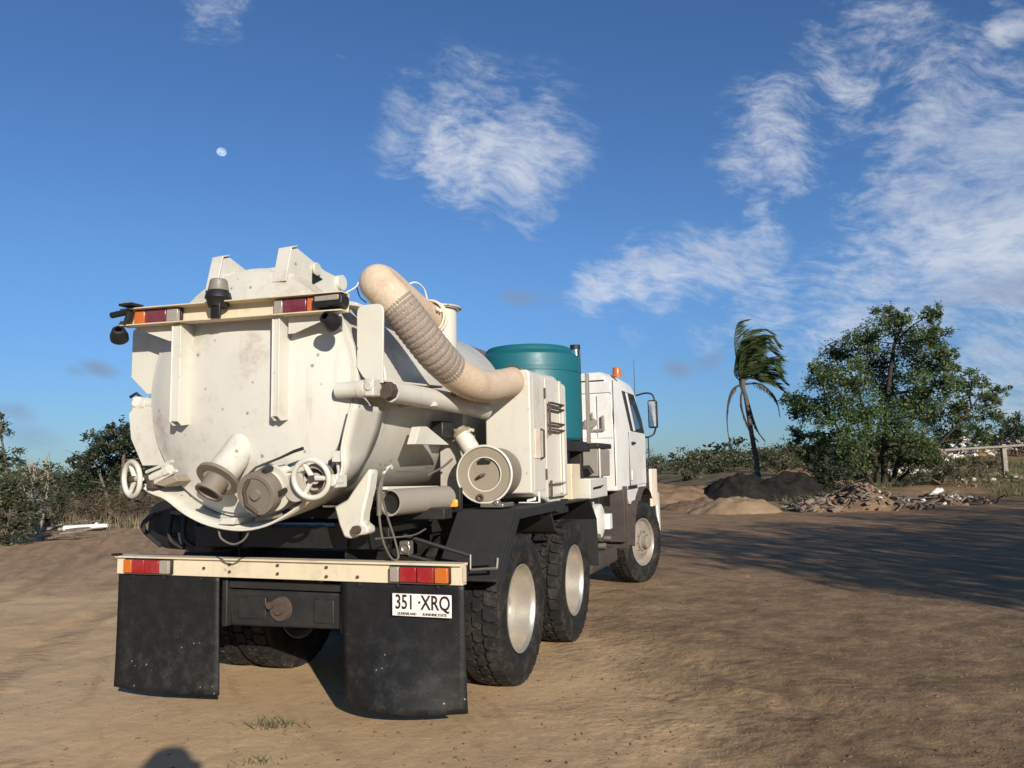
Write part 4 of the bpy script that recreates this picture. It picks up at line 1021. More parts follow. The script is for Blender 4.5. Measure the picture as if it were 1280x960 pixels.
P('cab_latch', MB().box(.74, .80, CB - .07, CB - .013, 1.93, 2.02).cyl((.83, CB - .05, 1.98), (.83, CB - .013, 1.98), .06, .05, 10).box(.80, .98, CB - .06, CB - .04, 1.885, 1.905).cyl((.83, CB - .05, 2.02), (.83, CB - .05, 2.10), .02, .012, 8).box(.94, .97, CB - .06, CB - .02, 1.9, 2.06), SHROUD, .006, parent=cabm)
P('cab_wing', MB().prism([(.62, 1.72), (.62, 1.95), (.70, 1.9), (.72, 1.80), (.92, 1.72), (.92, 1.70), (.7, 1.68)], 'y', CB - .25, CB - .02), WHITE, .008, parent=cabm)
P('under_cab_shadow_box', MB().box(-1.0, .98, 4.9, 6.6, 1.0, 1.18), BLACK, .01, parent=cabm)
def side(y_, z_, d=.0):                           # point on the cab's right flank
    hw = 1.125 + (z_ - 1.19) / .59 * .01 if z_ < 1.78 else 1.135 - (z_ - 1.78) / .12 * .005 if z_ < 1.9 else 1.13 - (z_ - 1.9) / .52 * .075
    return (hw + d, y_, z_)
def sidepanel(name, pts, d0, d1, m_, parent=cabm, bevel=.004):
    n_ = len(pts); V_ = [side(y_, z_, d0) for y_, z_ in pts] + [side(y_, z_, d1) for y_, z_ in pts]
    return P(name, MB().add(V_, [tuple(range(n_)), tuple(range(2 * n_ - 1, n_ - 1, -1))] + [(i, n_ + i, n_ + (i + 1) % n_, (i + 1) % n_) for i in range(n_)]), m_, bevel, parent=parent)
sidepanel('door_frame', [(5.46, 1.905), (5.34, 2.40), (6.08, 2.41), (6.34, 2.1), (6.36, 1.905)], .002, .010, BLACK)
sidepanel('door_window', [(5.72, 1.93), (5.64, 2.36), (6.04, 2.37), (6.28, 2.1), (6.30, 1.93)], .011, .015, GLASS)
sidepanel('window_pillar', [(5.58, 1.91), (5.50, 2.39), (5.60, 2.39), (5.68, 1.91)], .011, .022, WHITE)
sidepanel('door_panel', [(5.32, 1.24), (5.32, 1.895), (6.38, 1.895), (6.38, 1.24)], .002, .012, WHITE, bevel=.008)
sidepanel('door_handle', [(5.42, 1.74), (5.42, 1.77), (5.58, 1.77), (5.58, 1.74)], .012, .035, BLACK)
sidepanel('step_slot', [(5.2, 1.20), (5.2, 1.235), (5.7, 1.235), (5.7, 1.20)], .002, .02, BLACK)
sidepanel('grab_handle', [(5.36, 1.30), (5.36, 1.42), (5.42, 1.42), (5.42, 1.30)], .012, .03, WHITE)
P('cab_step_panel', MB().prism([(5.05, 1.188), (5.25, 1.02), (5.75, 1.0), (6.0, 1.188)], 'x', .95, 1.13), WHITE, .01)
P('door_seal', MB().box(1.128, 1.139, 5.312, 5.318, 1.24, 1.89), CHASSIS, parent=cabm)
P('windscreen', MB().add([(-.92, 6.893, 1.86), (.92, 6.893, 1.86), (.86, 6.70, 2.40), (-.86, 6.70, 2.40)], [(0, 1, 2, 3)]), GLASS, parent=cabm)
P('front_bumper', MB().box(-1.2, 1.2, 6.86, 7.02, .55, 1.1), CREAM, .02)
P('bumper_end_plank', MB().box(1.165, 1.2, 6.42, 6.86, .93, 1.43), PINK, .006)
P('plank_stay', MB().box(1.12, 1.16, 6.5, 6.55, .9, 1.4).tube([(1.185, 6.8, .93), (1.20, 6.86, .55)], .02, 8), WHITE, .004)
b0 = T(776, 466, y=5.15)
P('roof_beacon', MB().lathe([(0, .0), (0, .065), (.025, .065), (.03, .052), (.10, .05), (.115, .045), (.12, 0)], (b0.x - .05, 5.15, 2.55), (0, 0, 1), 24), ORGL)
P('horn', MB().cyl((.93, 6.0, 2.50), (.93, 6.12, 2.51), .02, .03, 12), CHASSIS)
P('antenna', MB().tube([(1.06, 6.2, 2.40), (1.062, 6.2, 2.9)], [.006, .003], 6), BLACK)
# mirror
m1 = T(821, 492, y=6.55); z0_, z1_ = 1.98, 2.46
mi = P('mirror', MB().prism(rnd([(1.18, 1.98), (1.18, 2.36), (1.30, 2.36), (1.30, 1.98)], (0, 1, 2, 3), .03), 'y', 6.45, 6.54), BLACK, .01)
P('mirror_glass', MB().box(1.195, 1.285, 6.444, 6.4495, 2.0, 2.34), MIRR, parent=mi)
P('mirror_arm', MB().tube(cr([(1.06, 6.3, 2.42), (1.16, 6.46, 2.46), (1.24, 6.5, 2.44), (1.27, 6.5, 2.36)], 6), .012, 8), BLACK, parent=mi)
P('mirror_arm', MB().tube(cr([(1.12, 6.4, 1.86), (1.17, 6.46, 1.86), (1.24, 6.5, 1.9), (1.27, 6.5, 1.98)], 6), .012, 8).tube([(1.17, 6.46, 1.86), (1.165, 6.5, 1.4)], .009, 6), BLACK, parent=mi)
mi2 = P('mirror', MB().prism(rnd([(-1.225, 1.98), (-1.225, 2.36), (-1.40, 2.36), (-1.40, 1.98)], (0, 1, 2, 3), .03), 'y', 6.45, 6.54), BLACK, .01)
P('mirror_arm', MB().tube([(-1.06, 6.3, 2.42), (-1.37, 6.5, 2.44), (-1.37, 6.5, 2.36)], .012, 8), BLACK, parent=mi2)

# =================================================================== the place around it
def leaf_mesh(name, pts, size, aspect=.45, droop=0.0, jitter=.35, seed=0, up=.0):
    rng = np.random.default_rng(seed); n = len(pts)
    d = rng.normal(size=(n, 3)); d[:, 2] = d[:, 2] * .8 - droop + up; d /= np.linalg.norm(d, axis=1)[:, None]
    e = rng.normal(size=(n, 3)); e -= (e * d).sum(1)[:, None] * d; e /= np.linalg.norm(e, axis=1)[:, None]
    L = (size * (1 + jitter * rng.uniform(-1, 1, n)))[:, None]; W = L * aspect * .5
    nn = np.cross(d, e) * L * .12
    a = pts - d * L * .5; b = pts + e * W + nn; c = pts + d * L * .5; f = pts - e * W + nn
    V = np.stack([a, b, c, f], 1).reshape(-1, 3)
    return np_mesh(name, V, np.arange(4 * n).reshape(-1, 4))


def clumps(cl, seed=0, shell=.55):
    """cl: list of (centre, (rx,ry,rz), count) -> leaf points gathered in twiggy sub-clumps"""
    rng = np.random.default_rng(seed); out = []
    for c, r, n in cl:
        k = max(3, n // 26)
        u = rng.normal(size=(k, 3)); u /= np.linalg.norm(u, axis=1)[:, None]
        sub = u * (rng.uniform(0, 1, (k, 1)) ** shell)
        ids = rng.integers(0, k, n)
        p = sub[ids] + rng.normal(size=(n, 3)) * .135
        out.append(p * np.array(r) + np.array(c))
    return np.concatenate(out)


def limb_mesh(mb, p, q, r0, r1, bend=.12, n=7, seg=5):
    p, q = Vector(p), Vector(q); L = (q - p).length; pts = []
    o = Vector((random.uniform(-1, 1), random.uniform(-1, 1), random.uniform(-.3, .6))) * L * bend
    for k in range(seg + 1):
        u = k / seg; pts.append(p.lerp(q, u) + o * (u * (1 - u) * 4) * .5)
    mb.tube(pts, [r0 + (r1 - r0) * k / seg for k in range(seg + 1)], n)
    return pts


def tree(name, label, cat, base, cl, leaf, lm, trunks, aspect=.45, seed=0, group=None, bark=None, droop=.15, twigs=True):
    """trunks: list of (start offset, top point, r0); limbs run from the trunk to every clump"""
    t_ = thing(name, label, cat, base, 0, group); B = Vector(base)
    tips = []
    for k, (off, top, r0) in enumerate(trunks):
        mb = MB(); pts = limb_mesh(mb, Vector(off), Vector(top) - B, r0, r0 * .45, .10, 9, 8)
        tips.append(pts)
        mb.build('trunk', bark or BARK, t_, 60)
    if twigs:
        mb = MB()
        for c, r, n in cl:
            cv = Vector(c) - B
            best = min((p for pts in tips for p in pts[2:]), key=lambda p: (p - cv).length + max(0, p.z - cv.z) * 2)
            r0 = min(.07, .02 + .012 * (cv - best).length)
            pts = limb_mesh(mb, best, cv, r0, r0 * .3, .15, 6, 5)
            for _ in range(5):
                e_ = cv + Vector((random.gauss(0, r[0] * .55), random.gauss(0, r[1] * .55), random.gauss(0, r[2] * .55)))
                limb_mesh(mb, pts[random.randint(2, 5)], e_, r0 * .35, r0 * .12, .15, 4, 3)
        mb.build('branches', bark or BARK, t_, 60)
    P_ = clumps(cl, seed) - np.array(base)
    link('crown', leaf_mesh('crown', P_, leaf, aspect, droop, seed=seed), lm, t_)
    return t_


def px_clumps(lst, Y, dens=1.0, spread=.5, seed=0):
    """(px, py, radius px, count) at distance Y with real depth"""
    rng = random.Random(seed); out = []
    for px, py, r, n in lst:
        y_ = Y + rng.uniform(-1, 1) * spread
        c = at_depth(px, py, y_); m_ = r / F_PX * y_
        out.append((tuple(c), (m_, m_ * rng.uniform(.8, 1.15), m_ * .92), int(n * dens)))
    return out


# ---- the big leafy tree on the right bank
Y0 = 33.0
bp = at_depth(1106, 608, Y0); base = Vector((bp.x, Y0, tz(bp.x, Y0)))
L = [(1165, 392, 17, 260), (1110, 402, 24, 500), (1080, 425, 30, 700), (1140, 425, 30, 650), (1168, 420, 22, 380), (1045, 445, 28, 650), (1095, 455, 36, 900), (1150, 455, 34, 800), (1180, 445, 18, 300),
     (1025, 475, 26, 560), (1060, 480, 34, 850), (1110, 490, 38, 1000), (1155, 490, 34, 800), (1183, 480, 22, 340), (1005, 510, 24, 480), (1035, 515, 30, 700), (1075, 520, 36, 950), (1120, 525, 36, 950), (1165, 520, 32, 650), (1195, 505, 20, 300),
     (990, 500, 16, 220), (1215, 480, 22, 330), (1235, 500, 20, 260), (1250, 490, 13, 150), (1205, 525, 24, 380), (1240, 520, 18, 200), (1000, 545, 18, 260), (1030, 550, 24, 480), (1065, 555, 28, 600), (1105, 555, 30, 620), (1150, 552, 28, 520), (1190, 548, 22, 330),
     (1048, 580, 22, 420), (1040, 598, 16, 260), (1080, 580, 18, 220), (1020, 460, 14, 150), (1130, 398, 14, 180), (1190, 460, 14, 160), (1225, 545, 20, 220)]
L += [(1030, 585, 20, 300), (1062, 600, 18, 240), (1090, 572, 24, 320), (1130, 575, 22, 260), (1010, 565, 18, 240), (1160, 575, 20, 240)]
cl = px_clumps([(a_, b_, r_ * .93, n_) for a_, b_, r_, n_ in L], Y0, 2.3, 2.2, 1)
top = lambda px, py, dy=0: tuple(at_depth(px, py, Y0 + dy))
tree('leafy_tree', 'broad dark green leafy tree with several stems growing behind the rubble heap', 'tree', base, cl, .15, LEAF,
     [((.0, 0, -.1), top(1118, 430), .15), ((-.25, .1, -.1), top(1060, 460, -.6), .11), ((.25, -.1, -.1), top(1165, 450, .6), .11), ((-.45, .0, -.1), top(1030, 500, .4), .08), ((.4, .2, -.1), top(1225, 495, -.3), .07)], .42, 11, bark=BARKD)


def bush(name, label, Y, lst, leaf, lm, seed, basepx, dens=1.9, group=None, bark=None, spread=.6, n=3, aspect=.45):
    b = at_depth(basepx[0], basepx[1], Y); base = Vector((b.x, Y, tz(b.x, Y)))
    leaf *= .8; cl = px_clumps(lst, Y, dens, spread, seed)
    rng = random.Random(seed)
    tr_ = []
    for k in range(n):
        c = Vector(cl[rng.randrange(len(cl))][0]); tr_.append(((rng.uniform(-.2, .2), rng.uniform(-.2, .2), -.08), tuple(c), .045))
    return tree(name, label, 'bush', base, cl, leaf, lm, tr_, aspect, seed, group, bark)


bush('shrub', 'low dense green shrub at the left foot of the leafy tree', 31, [(1040, 590, 20, 600), (1058, 595, 18, 480), (1030, 605, 14, 300), (1052, 575, 14, 260)], .13, LEAFD, 21, (1045, 612))
bush('shrub', 'loose green shrub on the bank between leafy tree and fence post', 31, [(1165, 580, 20, 420), (1185, 588, 18, 360), (1150, 592, 16, 260), (1200, 578, 14, 200), (1172, 600, 16, 240)], .12, LEAFO, 22, (1175, 612))
bush('shrub', 'straggly olive shrub under the fence rail', 33, [(1215, 572, 16, 260), (1235, 580, 16, 240), (1222, 590, 14, 200)], .12, LEAFO, 23, (1225, 600))
bush('shrub', 'dark green bush rising behind the fence rail', 42, [(1262, 540, 20, 340), (1285, 535, 24, 420), (1240, 545, 14, 180), (1310, 540, 24, 400)], .2, LEAFD, 24, (1275, 575))
bush('shrub', 'brownish scrub bush standing behind the palm', 47, [(965, 572, 18, 320), (990, 565, 20, 360), (1008, 575, 20, 320), (948, 580, 14, 200), (985, 585, 18, 260)], .2, LEAFO, 25, (980, 598))

# ---- left side
bush('shrub', 'tall leafy shrub with grey bare twigs at the edge of the dirt yard', 17.5, [(0, 540, 18, 240), (6, 575, 22, 420), (15, 610, 24, 600), (5, 640, 26, 700), (30, 640, 22, 420), (-30, 580, 34, 700), (-35, 630, 36, 800), (20, 665, 22, 420), (2, 522, 9, 80)], .11, LEAFG, 31, (5, 688), 1.3, spread=.5)
bush('shrub', 'half bare grey shrub beside the tall leafy shrub', 21, [(45, 600, 16, 130), (60, 590, 12, 70), (35, 580, 12, 70), (55, 625, 18, 200), (30, 615, 15, 120)], .10, LEAFO, 32, (45, 665), .7, bark=BARKP)
b = at_depth(48, 640, 21.5); tb2 = thing('dead_shrub', 'leafless grey shrub with forked twigs reaching up behind the white log', 'dead shrub', (b.x, 21.5, tz(b.x, 21.5)))
mb = MB(); random.seed(5)
for a_, c_ in (((45, 640), (62, 568)), ((45, 640), (40, 575)), ((46, 640), (30, 590)), ((52, 600), (66, 580)), ((48, 620), (70, 600)), ((44, 615), (34, 565)), ((58, 580), (64, 563)), ((40, 600), (50, 572))):
    limb_mesh(mb, at_depth(*a_, 21.5) - Vector((b.x, 21.5, tz(b.x, 21.5))), at_depth(*c_, 21.5 + random.uniform(-.4, .4)) - Vector((b.x, 21.5, tz(b.x, 21.5))), .028, .008, .18, 5, 5)
mb.build('branches', BARKP, tb2, 60)
YL = 27.5
L = [(150, 548, 22, 420), (125, 555, 22, 420), (170, 545, 20, 360), (105, 575, 20, 380), (135, 580, 28, 620), (165, 575, 28, 620), (190, 570, 24, 480), (95, 600, 18, 300), (120, 610, 26, 520), (155, 610, 28, 560), (185, 605, 26, 480), (210, 590, 26, 480), (200, 550, 18, 300), (235, 570, 26, 460), (225, 610, 26, 460), (140, 535, 8, 60), (160, 533, 8, 60)]
b = at_depth(150, 650, YL); tree('dark_tree', 'dense dark round-topped tree standing behind the dry brush', 'tree', (b.x, YL, tz(b.x, YL)), px_clumps(L, YL, 2.1, 1.6, 41), .13, LEAFD,
     [((0, 0, -.1), tuple(at_depth(155, 565, YL)), .12), ((-.2, 0, -.1), tuple(at_depth(120, 580, YL)), .08), ((.3, 0, -.1), tuple(at_depth(200, 580, YL)), .08)], .45, 41)
L = [(75, 625, 12, 120), (62, 630, 10, 100), (85, 635, 14, 160), (68, 642, 14, 140)]
bush('shrub', 'low dark bush between bare shrub and round-topped tree', 30, L, .17, LEAFD, 42, (75, 650))
bush('dry_brush', 'brown dry brush thicket in front of the dark round-topped tree', 24.5, [(120, 630, 20, 480), (150, 625, 22, 560), (180, 628, 22, 520), (135, 645, 18, 420), (165, 645, 20, 440), (200, 640, 22, 460), (105, 640, 16, 300), (225, 635, 20, 360)], .13, LEAFB, 43, (160, 662), aspect=.2)
bush('dry_brush', 'pale dry brush behind the white log', 23.5, [(75, 640, 16, 260), (92, 645, 14, 220), (60, 648, 12, 180), (50, 655, 12, 160)], .11, LEAFB, 44, (75, 662), aspect=.2)


bush('shrub', 'wide olive shrub standing left of the tall leafy shrub', 19, [(-90, 600, 40, 500), (-130, 590, 42, 520), (-110, 640, 40, 480), (-170, 620, 44, 520), (-70, 640, 34, 380)], .14, LEAFO, 45, (-110, 680))
bush('shrub', 'dark rounded shrub at the far left end of the bush row', 22, [(-260, 600, 46, 560), (-300, 620, 48, 560), (-220, 630, 40, 460)], .16, LEAFD, 46, (-260, 670))

# ---- far scrub: reads as one mass
rng = np.random.default_rng(77); cl = []
for k in range(680):
    a_ = R(rng.uniform(-78, 78)); d_ = rng.uniform(58, 120)
    if abs(math.degrees(a_)) < 45 and rng.random() < .15: continue
    x_, y_ = math.sin(a_) * d_, math.cos(a_) * d_
    s_ = rng.uniform(.7, 1.45) * (1 + (d_ - 58) / 110)
    cl.append(((x_, y_, tz(x_, y_) + s_ * .7), (s_ * 1.7, s_ * 1.4, s_ * .95), 260))
P_ = clumps(cl, 5)
o = link('far_scrub', leaf_mesh('far_scrub', P_, .30, .55, seed=6), LEAFO); setkind(o, 'stuff'); tag(o, 'olive green scrub stretching along the far edge of the yard', 'scrub')
cl = []
for k in range(380):
    a_ = R(rng.uniform(-82, 82)); d_ = rng.uniform(130, 420)
    x_, y_ = math.sin(a_) * d_, math.cos(a_) * d_
    s_ = rng.uniform(1.6, 3.2) * (1 + (d_ - 130) / 400)
    cl.append(((x_, y_, tz(x_, y_) + s_ * .7), (s_ * 2.6, s_ * 2, s_ * 1.0), 90))
P_ = clumps(cl, 8)
o = link('distant_wood', leaf_mesh('distant_wood', P_, 1.1, .6, seed=9), LEAFD); setkind(o, 'stuff'); tag(o, 'dark line of distant trees on the horizon', 'woodland')

# ---- dry grass and weeds at the yard's edges
def blades(name, pts, hgt, wdt, lm, seed, lean=.35):
    rng = np.random.default_rng(seed); n = len(pts)
    a = rng.uniform(0, 2 * np.pi, n); H = hgt * rng.uniform(.45, 1.2, n)
    sd = np.stack([np.cos(a), np.sin(a), 0 * a], 1) * (wdt * .5)
    ln = rng.normal(size=(n, 2)) * lean * H[:, None]
    tip = pts + np.concatenate([ln, H[:, None]], 1)
    V = np.stack([pts - sd, pts + sd, tip], 1).reshape(-1, 3)
    return np_mesh(name, V, np.arange(3 * n).reshape(-1, 3))
def scatter(n, f, seed):
    rng = np.random.default_rng(seed); out = []
    while sum(len(o_) for o_ in out) < n:
        q = f(rng, n); q = q[fbm(q[:, 0] * .6 + seed, q[:, 1] * .6, 3) > -.05]; out.append(q)
    q = np.concatenate(out)[:n]
    return np.stack([q[:, 0], q[:, 1], terrain(q[:, 0], q[:, 1]) - .01], 1)
def strip(x0, x1, y0, y1): return lambda rng, n: np.stack([rng.uniform(x0, x1, n), rng.uniform(y0, y1, n)], 1)
o = link('dry_grass', blades('dry_grass', scatter(9000, strip(-24, -7, 22, 30), 3), .42, .03, None, 4), GRASSD); setkind(o, 'stuff'); tag(o, 'straw coloured dry grass along the left edge of the yard', 'grass')
o = link('bank_grass', blades('bank_grass', scatter(16000, strip(10, 40, 27, 42), 5), .30, .03, None, 6), GRASSM); setkind(o, 'stuff'); tag(o, 'rough green and straw grass covering the right bank', 'grass')

# ---- coconut palm bent by the wind
YP = 37.0
b0 = at_depth(948, 604, YP); PB = Vector((b0.x, YP, tz(b0.x, YP)))
palm = thing('palm_tree', 'coconut palm with wind-blown fronds and dead fronds hanging down the trunk', 'palm tree', PB)
tp = [at_depth(px, py, YP) - PB for px, py in ((949, 606), (946, 580), (940, 545), (935, 515), (931, 492), (928, 478))]
tp[0].z = -.1
MB().tube(cr([tuple(p) for p in tp], 6), [.135 - .055 * k / 30 for k in range(31)], 12).build('trunk', PALMT, palm, 60)
hd_ = tp[-1]
MB().lathe([(-.35, .10), (-.1, .15), (.15, .17), (.35, .10), (.5, .02)], hd_, (0, 0, 1), 12).build('crown_shaft', PALMT, palm, 60)
def frond(pxs, lm, leaf_l, n=46, dy=0.0, hang=.5, wind=(.5, 0, -.1), seed=0, th=.03):
    rng = random.Random(seed)
    pts = [at_depth(px, py, YP + dy * i / (len(pxs) - 1)) - PB for i, (px, py) in enumerate(pxs)]
    c = cr([tuple(p) for p in pts], 10)
    mb = MB().tube(c, [th * (1 - .8 * k / (len(c) - 1)) for k in range(len(c))], 6)
    m_ = len(c); W = Vector(wind)
    for k in range(n):
        u = .14 + .86 * k / n; i = min(int(u * (m_ - 1)), m_ - 2); p = c[i].lerp(c[i + 1], u * (m_ - 1) - i)
        d = (c[i + 1] - c[i]).normalized()
        for s in (-1, 1):
            sd = d.cross(Vector((0, 0, 1))); sd = sd.normalized() if sd.length > .05 else Vector((0, 1, 0))
            l_ = leaf_l * (math.sin(min(1, u * 1.15 + .12) * math.pi) * .75 + .25) * rng.uniform(.7, 1.1)
            v = (sd * s * .45 + d * .75 + Vector((0, 0, -hang)) + W + Vector((rng.gauss(0, .1), rng.gauss(0, .1), rng.gauss(0, .1)))).normalized()
            tip = p + v * l_; mid = p + v * l_ * .55 + Vector((0, 0, .03 * l_))
            wv_ = v.cross(Vector((rng.gauss(0, 1), rng.gauss(0, 1), rng.gauss(0, 1)))).normalized() * .019
            mb.add([p - wv_ * .6, p + wv_ * .6, mid + wv_, mid - wv_, tip], [(0, 1, 2, 3), (3, 2, 4)])
    return mb.build('frond', lm, palm, 0)
GF = [([(928, 476), (921, 450), (919, 425), (920, 404), (930, 401)], -.4), ([(928, 476), (926, 445), (931, 418), (950, 410), (962, 416)], .5), ([(929, 476), (930, 448), (942, 425), (962, 424), (974, 436)], -1.0),
      ([(929, 477), (936, 450), (952, 434), (970, 440), (979, 452)], 1.0), ([(929, 477), (940, 458), (957, 450), (972, 458), (977, 470)], -.6), ([(929, 478), (942, 466), (958, 464), (972, 472), (980, 482)], .6),
      ([(928, 478), (938, 472), (955, 476), (968, 480), (982, 487)], 0), ([(928, 477), (922, 460), (921, 440), (930, 428), (945, 430)], 1.3), ([(929, 478), (934, 462), (946, 452), (962, 452), (970, 466)], -1.6),
      ([(928, 478), (924, 462), (928, 446), (940, 438), (955, 442)], -1.9), ([(928, 478), (934, 470), (948, 470), (962, 474), (974, 486)], 1.8), ([(927, 478), (920, 468), (918, 452), (922, 440), (930, 436)], -.9)]
rp_ = random.Random(4)
for k in range(26):
    (pa_, dya), (pb_, dyb) = GF[k % 12], GF[(k * 5 + 3) % 12]; f_ = 0 if k < 12 else rp_.uniform(.25, .6)
    pp_ = [(a_[0] * (1 - f_) + b_[0] * f_ + (rp_.gauss(0, 2) if i_ else 0), a_[1] * (1 - f_) + b_[1] * f_ + (rp_.gauss(0, 2) if i_ else 0)) for i_, (a_, b_) in enumerate(zip(pa_, pb_))]
    frond(pp_, LEAFP, 1.2, 74, dya * (1 - f_) + dyb * f_ + rp_.gauss(0, .4) * (f_ > 0), .25, (.95, 0, -.05), k)
for k, (pp_, dy) in enumerate([([(928, 480), (916, 487), (910, 505), (909, 530), (913, 562)], -.3), ([(930, 480), (950, 480), (965, 492), (972, 505), (975, 522)], .3), ([(929, 484), (926, 500), (930, 520), (940, 542), (948, 552)], -.4), ([(930, 486), (936, 505), (942, 525), (948, 540), (957, 552)], .3), ([(931, 488), (938, 512), (942, 528), (944, 535)], .6)]):
    frond(pp_, LEAFDEAD, .42, 44, dy, 1.6, (0, 0, -.8), 40 + k, .06)

# ---- mounds of soil
def mound(name, label, cx, cy, rx, ry, hgt, m_, seed, rot=0.0, humps=((0, 0, 1, 1),), n=48):
    us = np.linspace(-1.25, 1.25, n); U_, V_ = np.meshgrid(us, us)
    H = np.zeros_like(U_)
    for hx, hy, hr, hk in humps:
        q = np.clip(1 - ((U_ - hx) ** 2 + (V_ - hy) ** 2) / hr ** 2, 0, 1); H = np.maximum(H, hk * (q ** .85))
    H = H * (1 + .35 * fbm(U_ * 3 + seed, V_ * 3, 4)) + (H > .02) * .06 * fbm(U_ * 9 + seed, V_ * 9, 3)
    c_, s_ = math.cos(rot), math.sin(rot)
    X_ = cx + (U_ * rx) * c_ - (V_ * ry) * s_; Y_ = cy + (U_ * rx) * s_ + (V_ * ry) * c_
    Z_ = terrain(X_, Y_) + np.where(H > .015, H * hgt, -.12)
    I_ = np.arange(n * n).reshape(n, n)
    me_ = np_mesh(name, np.stack([X_ - cx, Y_ - cy, Z_], -1).reshape(-1, 3), np.stack([I_[:-1, :-1], I_[:-1, 1:], I_[1:, 1:], I_[1:, :-1]], -1).reshape(-1, 4)); me_.shade_smooth()
    o_ = link(name, me_, m_); o_.location = (cx, cy, 0); tag(o_, label, 'mound'); return o_
g = at_depth(925, 615, 31.5); mound('soil_mound', 'rounded black soil mound at the foot of the palm', g.x, 31.5, 1.75, 1.5, 1.02, DARKSOIL, 1, 0, ((0, 0, 1, 1), (.5, .1, .7, .75)))
g = at_depth(990, 615, 31.2); mound('soil_mound', 'longer black soil mound between palm and leafy tree with pale crest', g.x - .25, 31.3, 2.3, 1.5, .95, DARKSOIL, 2, 0, ((.05, 0, .9, 1), (-.6, 0, .6, .7), (.55, 0, .65, .8)))
g = at_depth(1000, 600, 33.2); mound('earth_mound', 'low tan earth ridge behind the black soil mounds', g.x, 33.2, 2.4, 1.3, 1.0, BROWNM, 3)
g = ground_at(930, 643); mound('sand_mound', 'small pale sand heap in front of the black soil mound', g.x, g.y + .9, 1.35, 1.0, .46, SANDM, 4, 0, ((.05, 0, 1, 1), (-.5, .1, .6, .55)))
g = ground_at(885, 640); mound('sand_mound', 'low brown sand heap beside the pale sand heap', g.x, g.y + 1.6, 1.2, 1.2, .36, BROWNM, 5, 0, ((0, 0, 1, .8), (.3, .2, .5, 1)))
g = at_depth(840, 628, 30); mound('earth_mound', 'wide brown earth mound behind the cab mirror', g.x, 32, 2.6, 1.8, .70, BROWNM, 6, 0, ((0, 0, 1, 1), (.7, .2, .6, .8)))

# ---- rubble heap
def stone_mesh(seed, flat=.7):
    rng = random.Random(seed); bm = bmesh.new(); bmesh.ops.create_icosphere(bm, subdivisions=1, radius=1)
    nrm = [(Vector((rng.gauss(0, 1), rng.gauss(0, 1), rng.gauss(0, 1))).normalized(), rng.uniform(.45, .75)) for _ in range(7)]
    for v in bm.verts:
        for n_, d_ in nrm:
            k = v.co.dot(n_) - d_
            if k > 0: v.co -= n_ * k
        v.co.z *= flat
    me_ = bpy.data.meshes.new('stone'); bm.to_mesh(me_); bm.free(); return me_
STM = [stone_mesh(k) for k in range(10)]
STP = STM[:]
for me_ in STM: me_.materials.append(STONE)
STW = [stone_mesh(50 + k, .55) for k in range(4)]
for me_ in STW: me_.materials.append(STONEW)
STK = []
for k in range(5):
    r_ = random.Random(k); mb = MB().tube([(-.5, 0, 0), (-.15, r_.uniform(-.06, .06), r_.uniform(0, .06)), (.2, r_.uniform(-.06, .06), r_.uniform(0, .08)), (.5, r_.uniform(-.1, .1), 0)], [.03, .028, .022, .012], 6)
    me_ = mb.mesh('stick', 60); me_.materials.append((BARKP, BARK, BARKD)[k % 3]); STK.append(me_)
def rubble(name, label, pxs, Y, n, hs, s0, s1, seed, pale=.06, bed=True, soilm=None, sticks=0):
    rng = random.Random(seed); a_, b_ = at_depth(pxs[0], 620, Y), at_depth(pxs[1], 620, Y); cx = (a_.x + b_.x) / 2
    t_ = thing(name, label, 'rubble', (cx, Y, 0)); hw = (b_.x - a_.x) / 2
    hf = lambda u, v: hs * max(0, (1 - u * u)) ** .7 * max(0, 1 - v * v) * (.75 + .5 * math.sin(u * 5 + seed) * .5)
    if bed:
        N = 26; V_ = []; F_ = []
        for j in range(N):
            for i in range(N):
                u, v = i / (N - 1) * 2 - 1, j / (N - 1) * 2 - 1
                x_, y_ = u * hw, v * 1.1; k = hf(u, v)
                V_.append((x_, y_, tz(cx + x_, Y + y_) - .06 + k * .8 + .5 * rng.uniform(-.06, .06) * (k > .03)))
        for j in range(N - 1):
            for i in range(N - 1): F_.append((j * N + i, j * N + i + 1, (j + 1) * N + i + 1, (j + 1) * N + i))
        MB().add(V_, F_).build('earth_bed', soilm or BROWNM, t_, 60)
    for k in range(n):
        u, v = rng.uniform(-1, 1), rng.uniform(-1, .8); s_ = rng.uniform(s0, s1) * (1.3 if rng.random() < .12 else 1)
        o_ = link('stone', (rng.choice(STW) if rng.random() < pale else rng.choice(STM)), None, t_)
        x_, y_ = u * hw, v * 1.1
        o_.location = (x_, y_, tz(cx + x_, Y + y_) + hf(u, v) * .85 + s_ * .15)
        o_.rotation_euler = (rng.uniform(-.7, .7), rng.uniform(-.7, .7), rng.uniform(0, 6.3)); o_.scale = (s_ * rng.uniform(.9, 1.7), s_, s_ * rng.uniform(.7, 1.1))
    for k in range(sticks):
        u, v = rng.uniform(-1, 1), rng.uniform(-1, .6); L_ = rng.uniform(.25, .8); x_, y_ = u * hw, v * 1.1; z_ = tz(cx + x_, Y + y_) + hf(u, v) * .9
        o_ = link('stick', rng.choice(STK), None, t_); o_.location = (x_, y_, z_ + .05); o_.rotation_euler = (rng.uniform(-.5, .5), rng.uniform(-.6, .6), rng.uniform(0, 6.3)); o_.scale = (L_, .8, .8)
    return t_
rubble('rubble_heap', 'heap of broken brown rubble lying in front of the leafy tree', (988, 1150), 24.2, 210, .85, .05, .15, 1, sticks=90)
rubble('rubble_heap', 'low tail of pale broken stones at the right end of the rubble heap', (1130, 1228), 26.0, 60, .32, .05, .14, 2, .2, sticks=30)
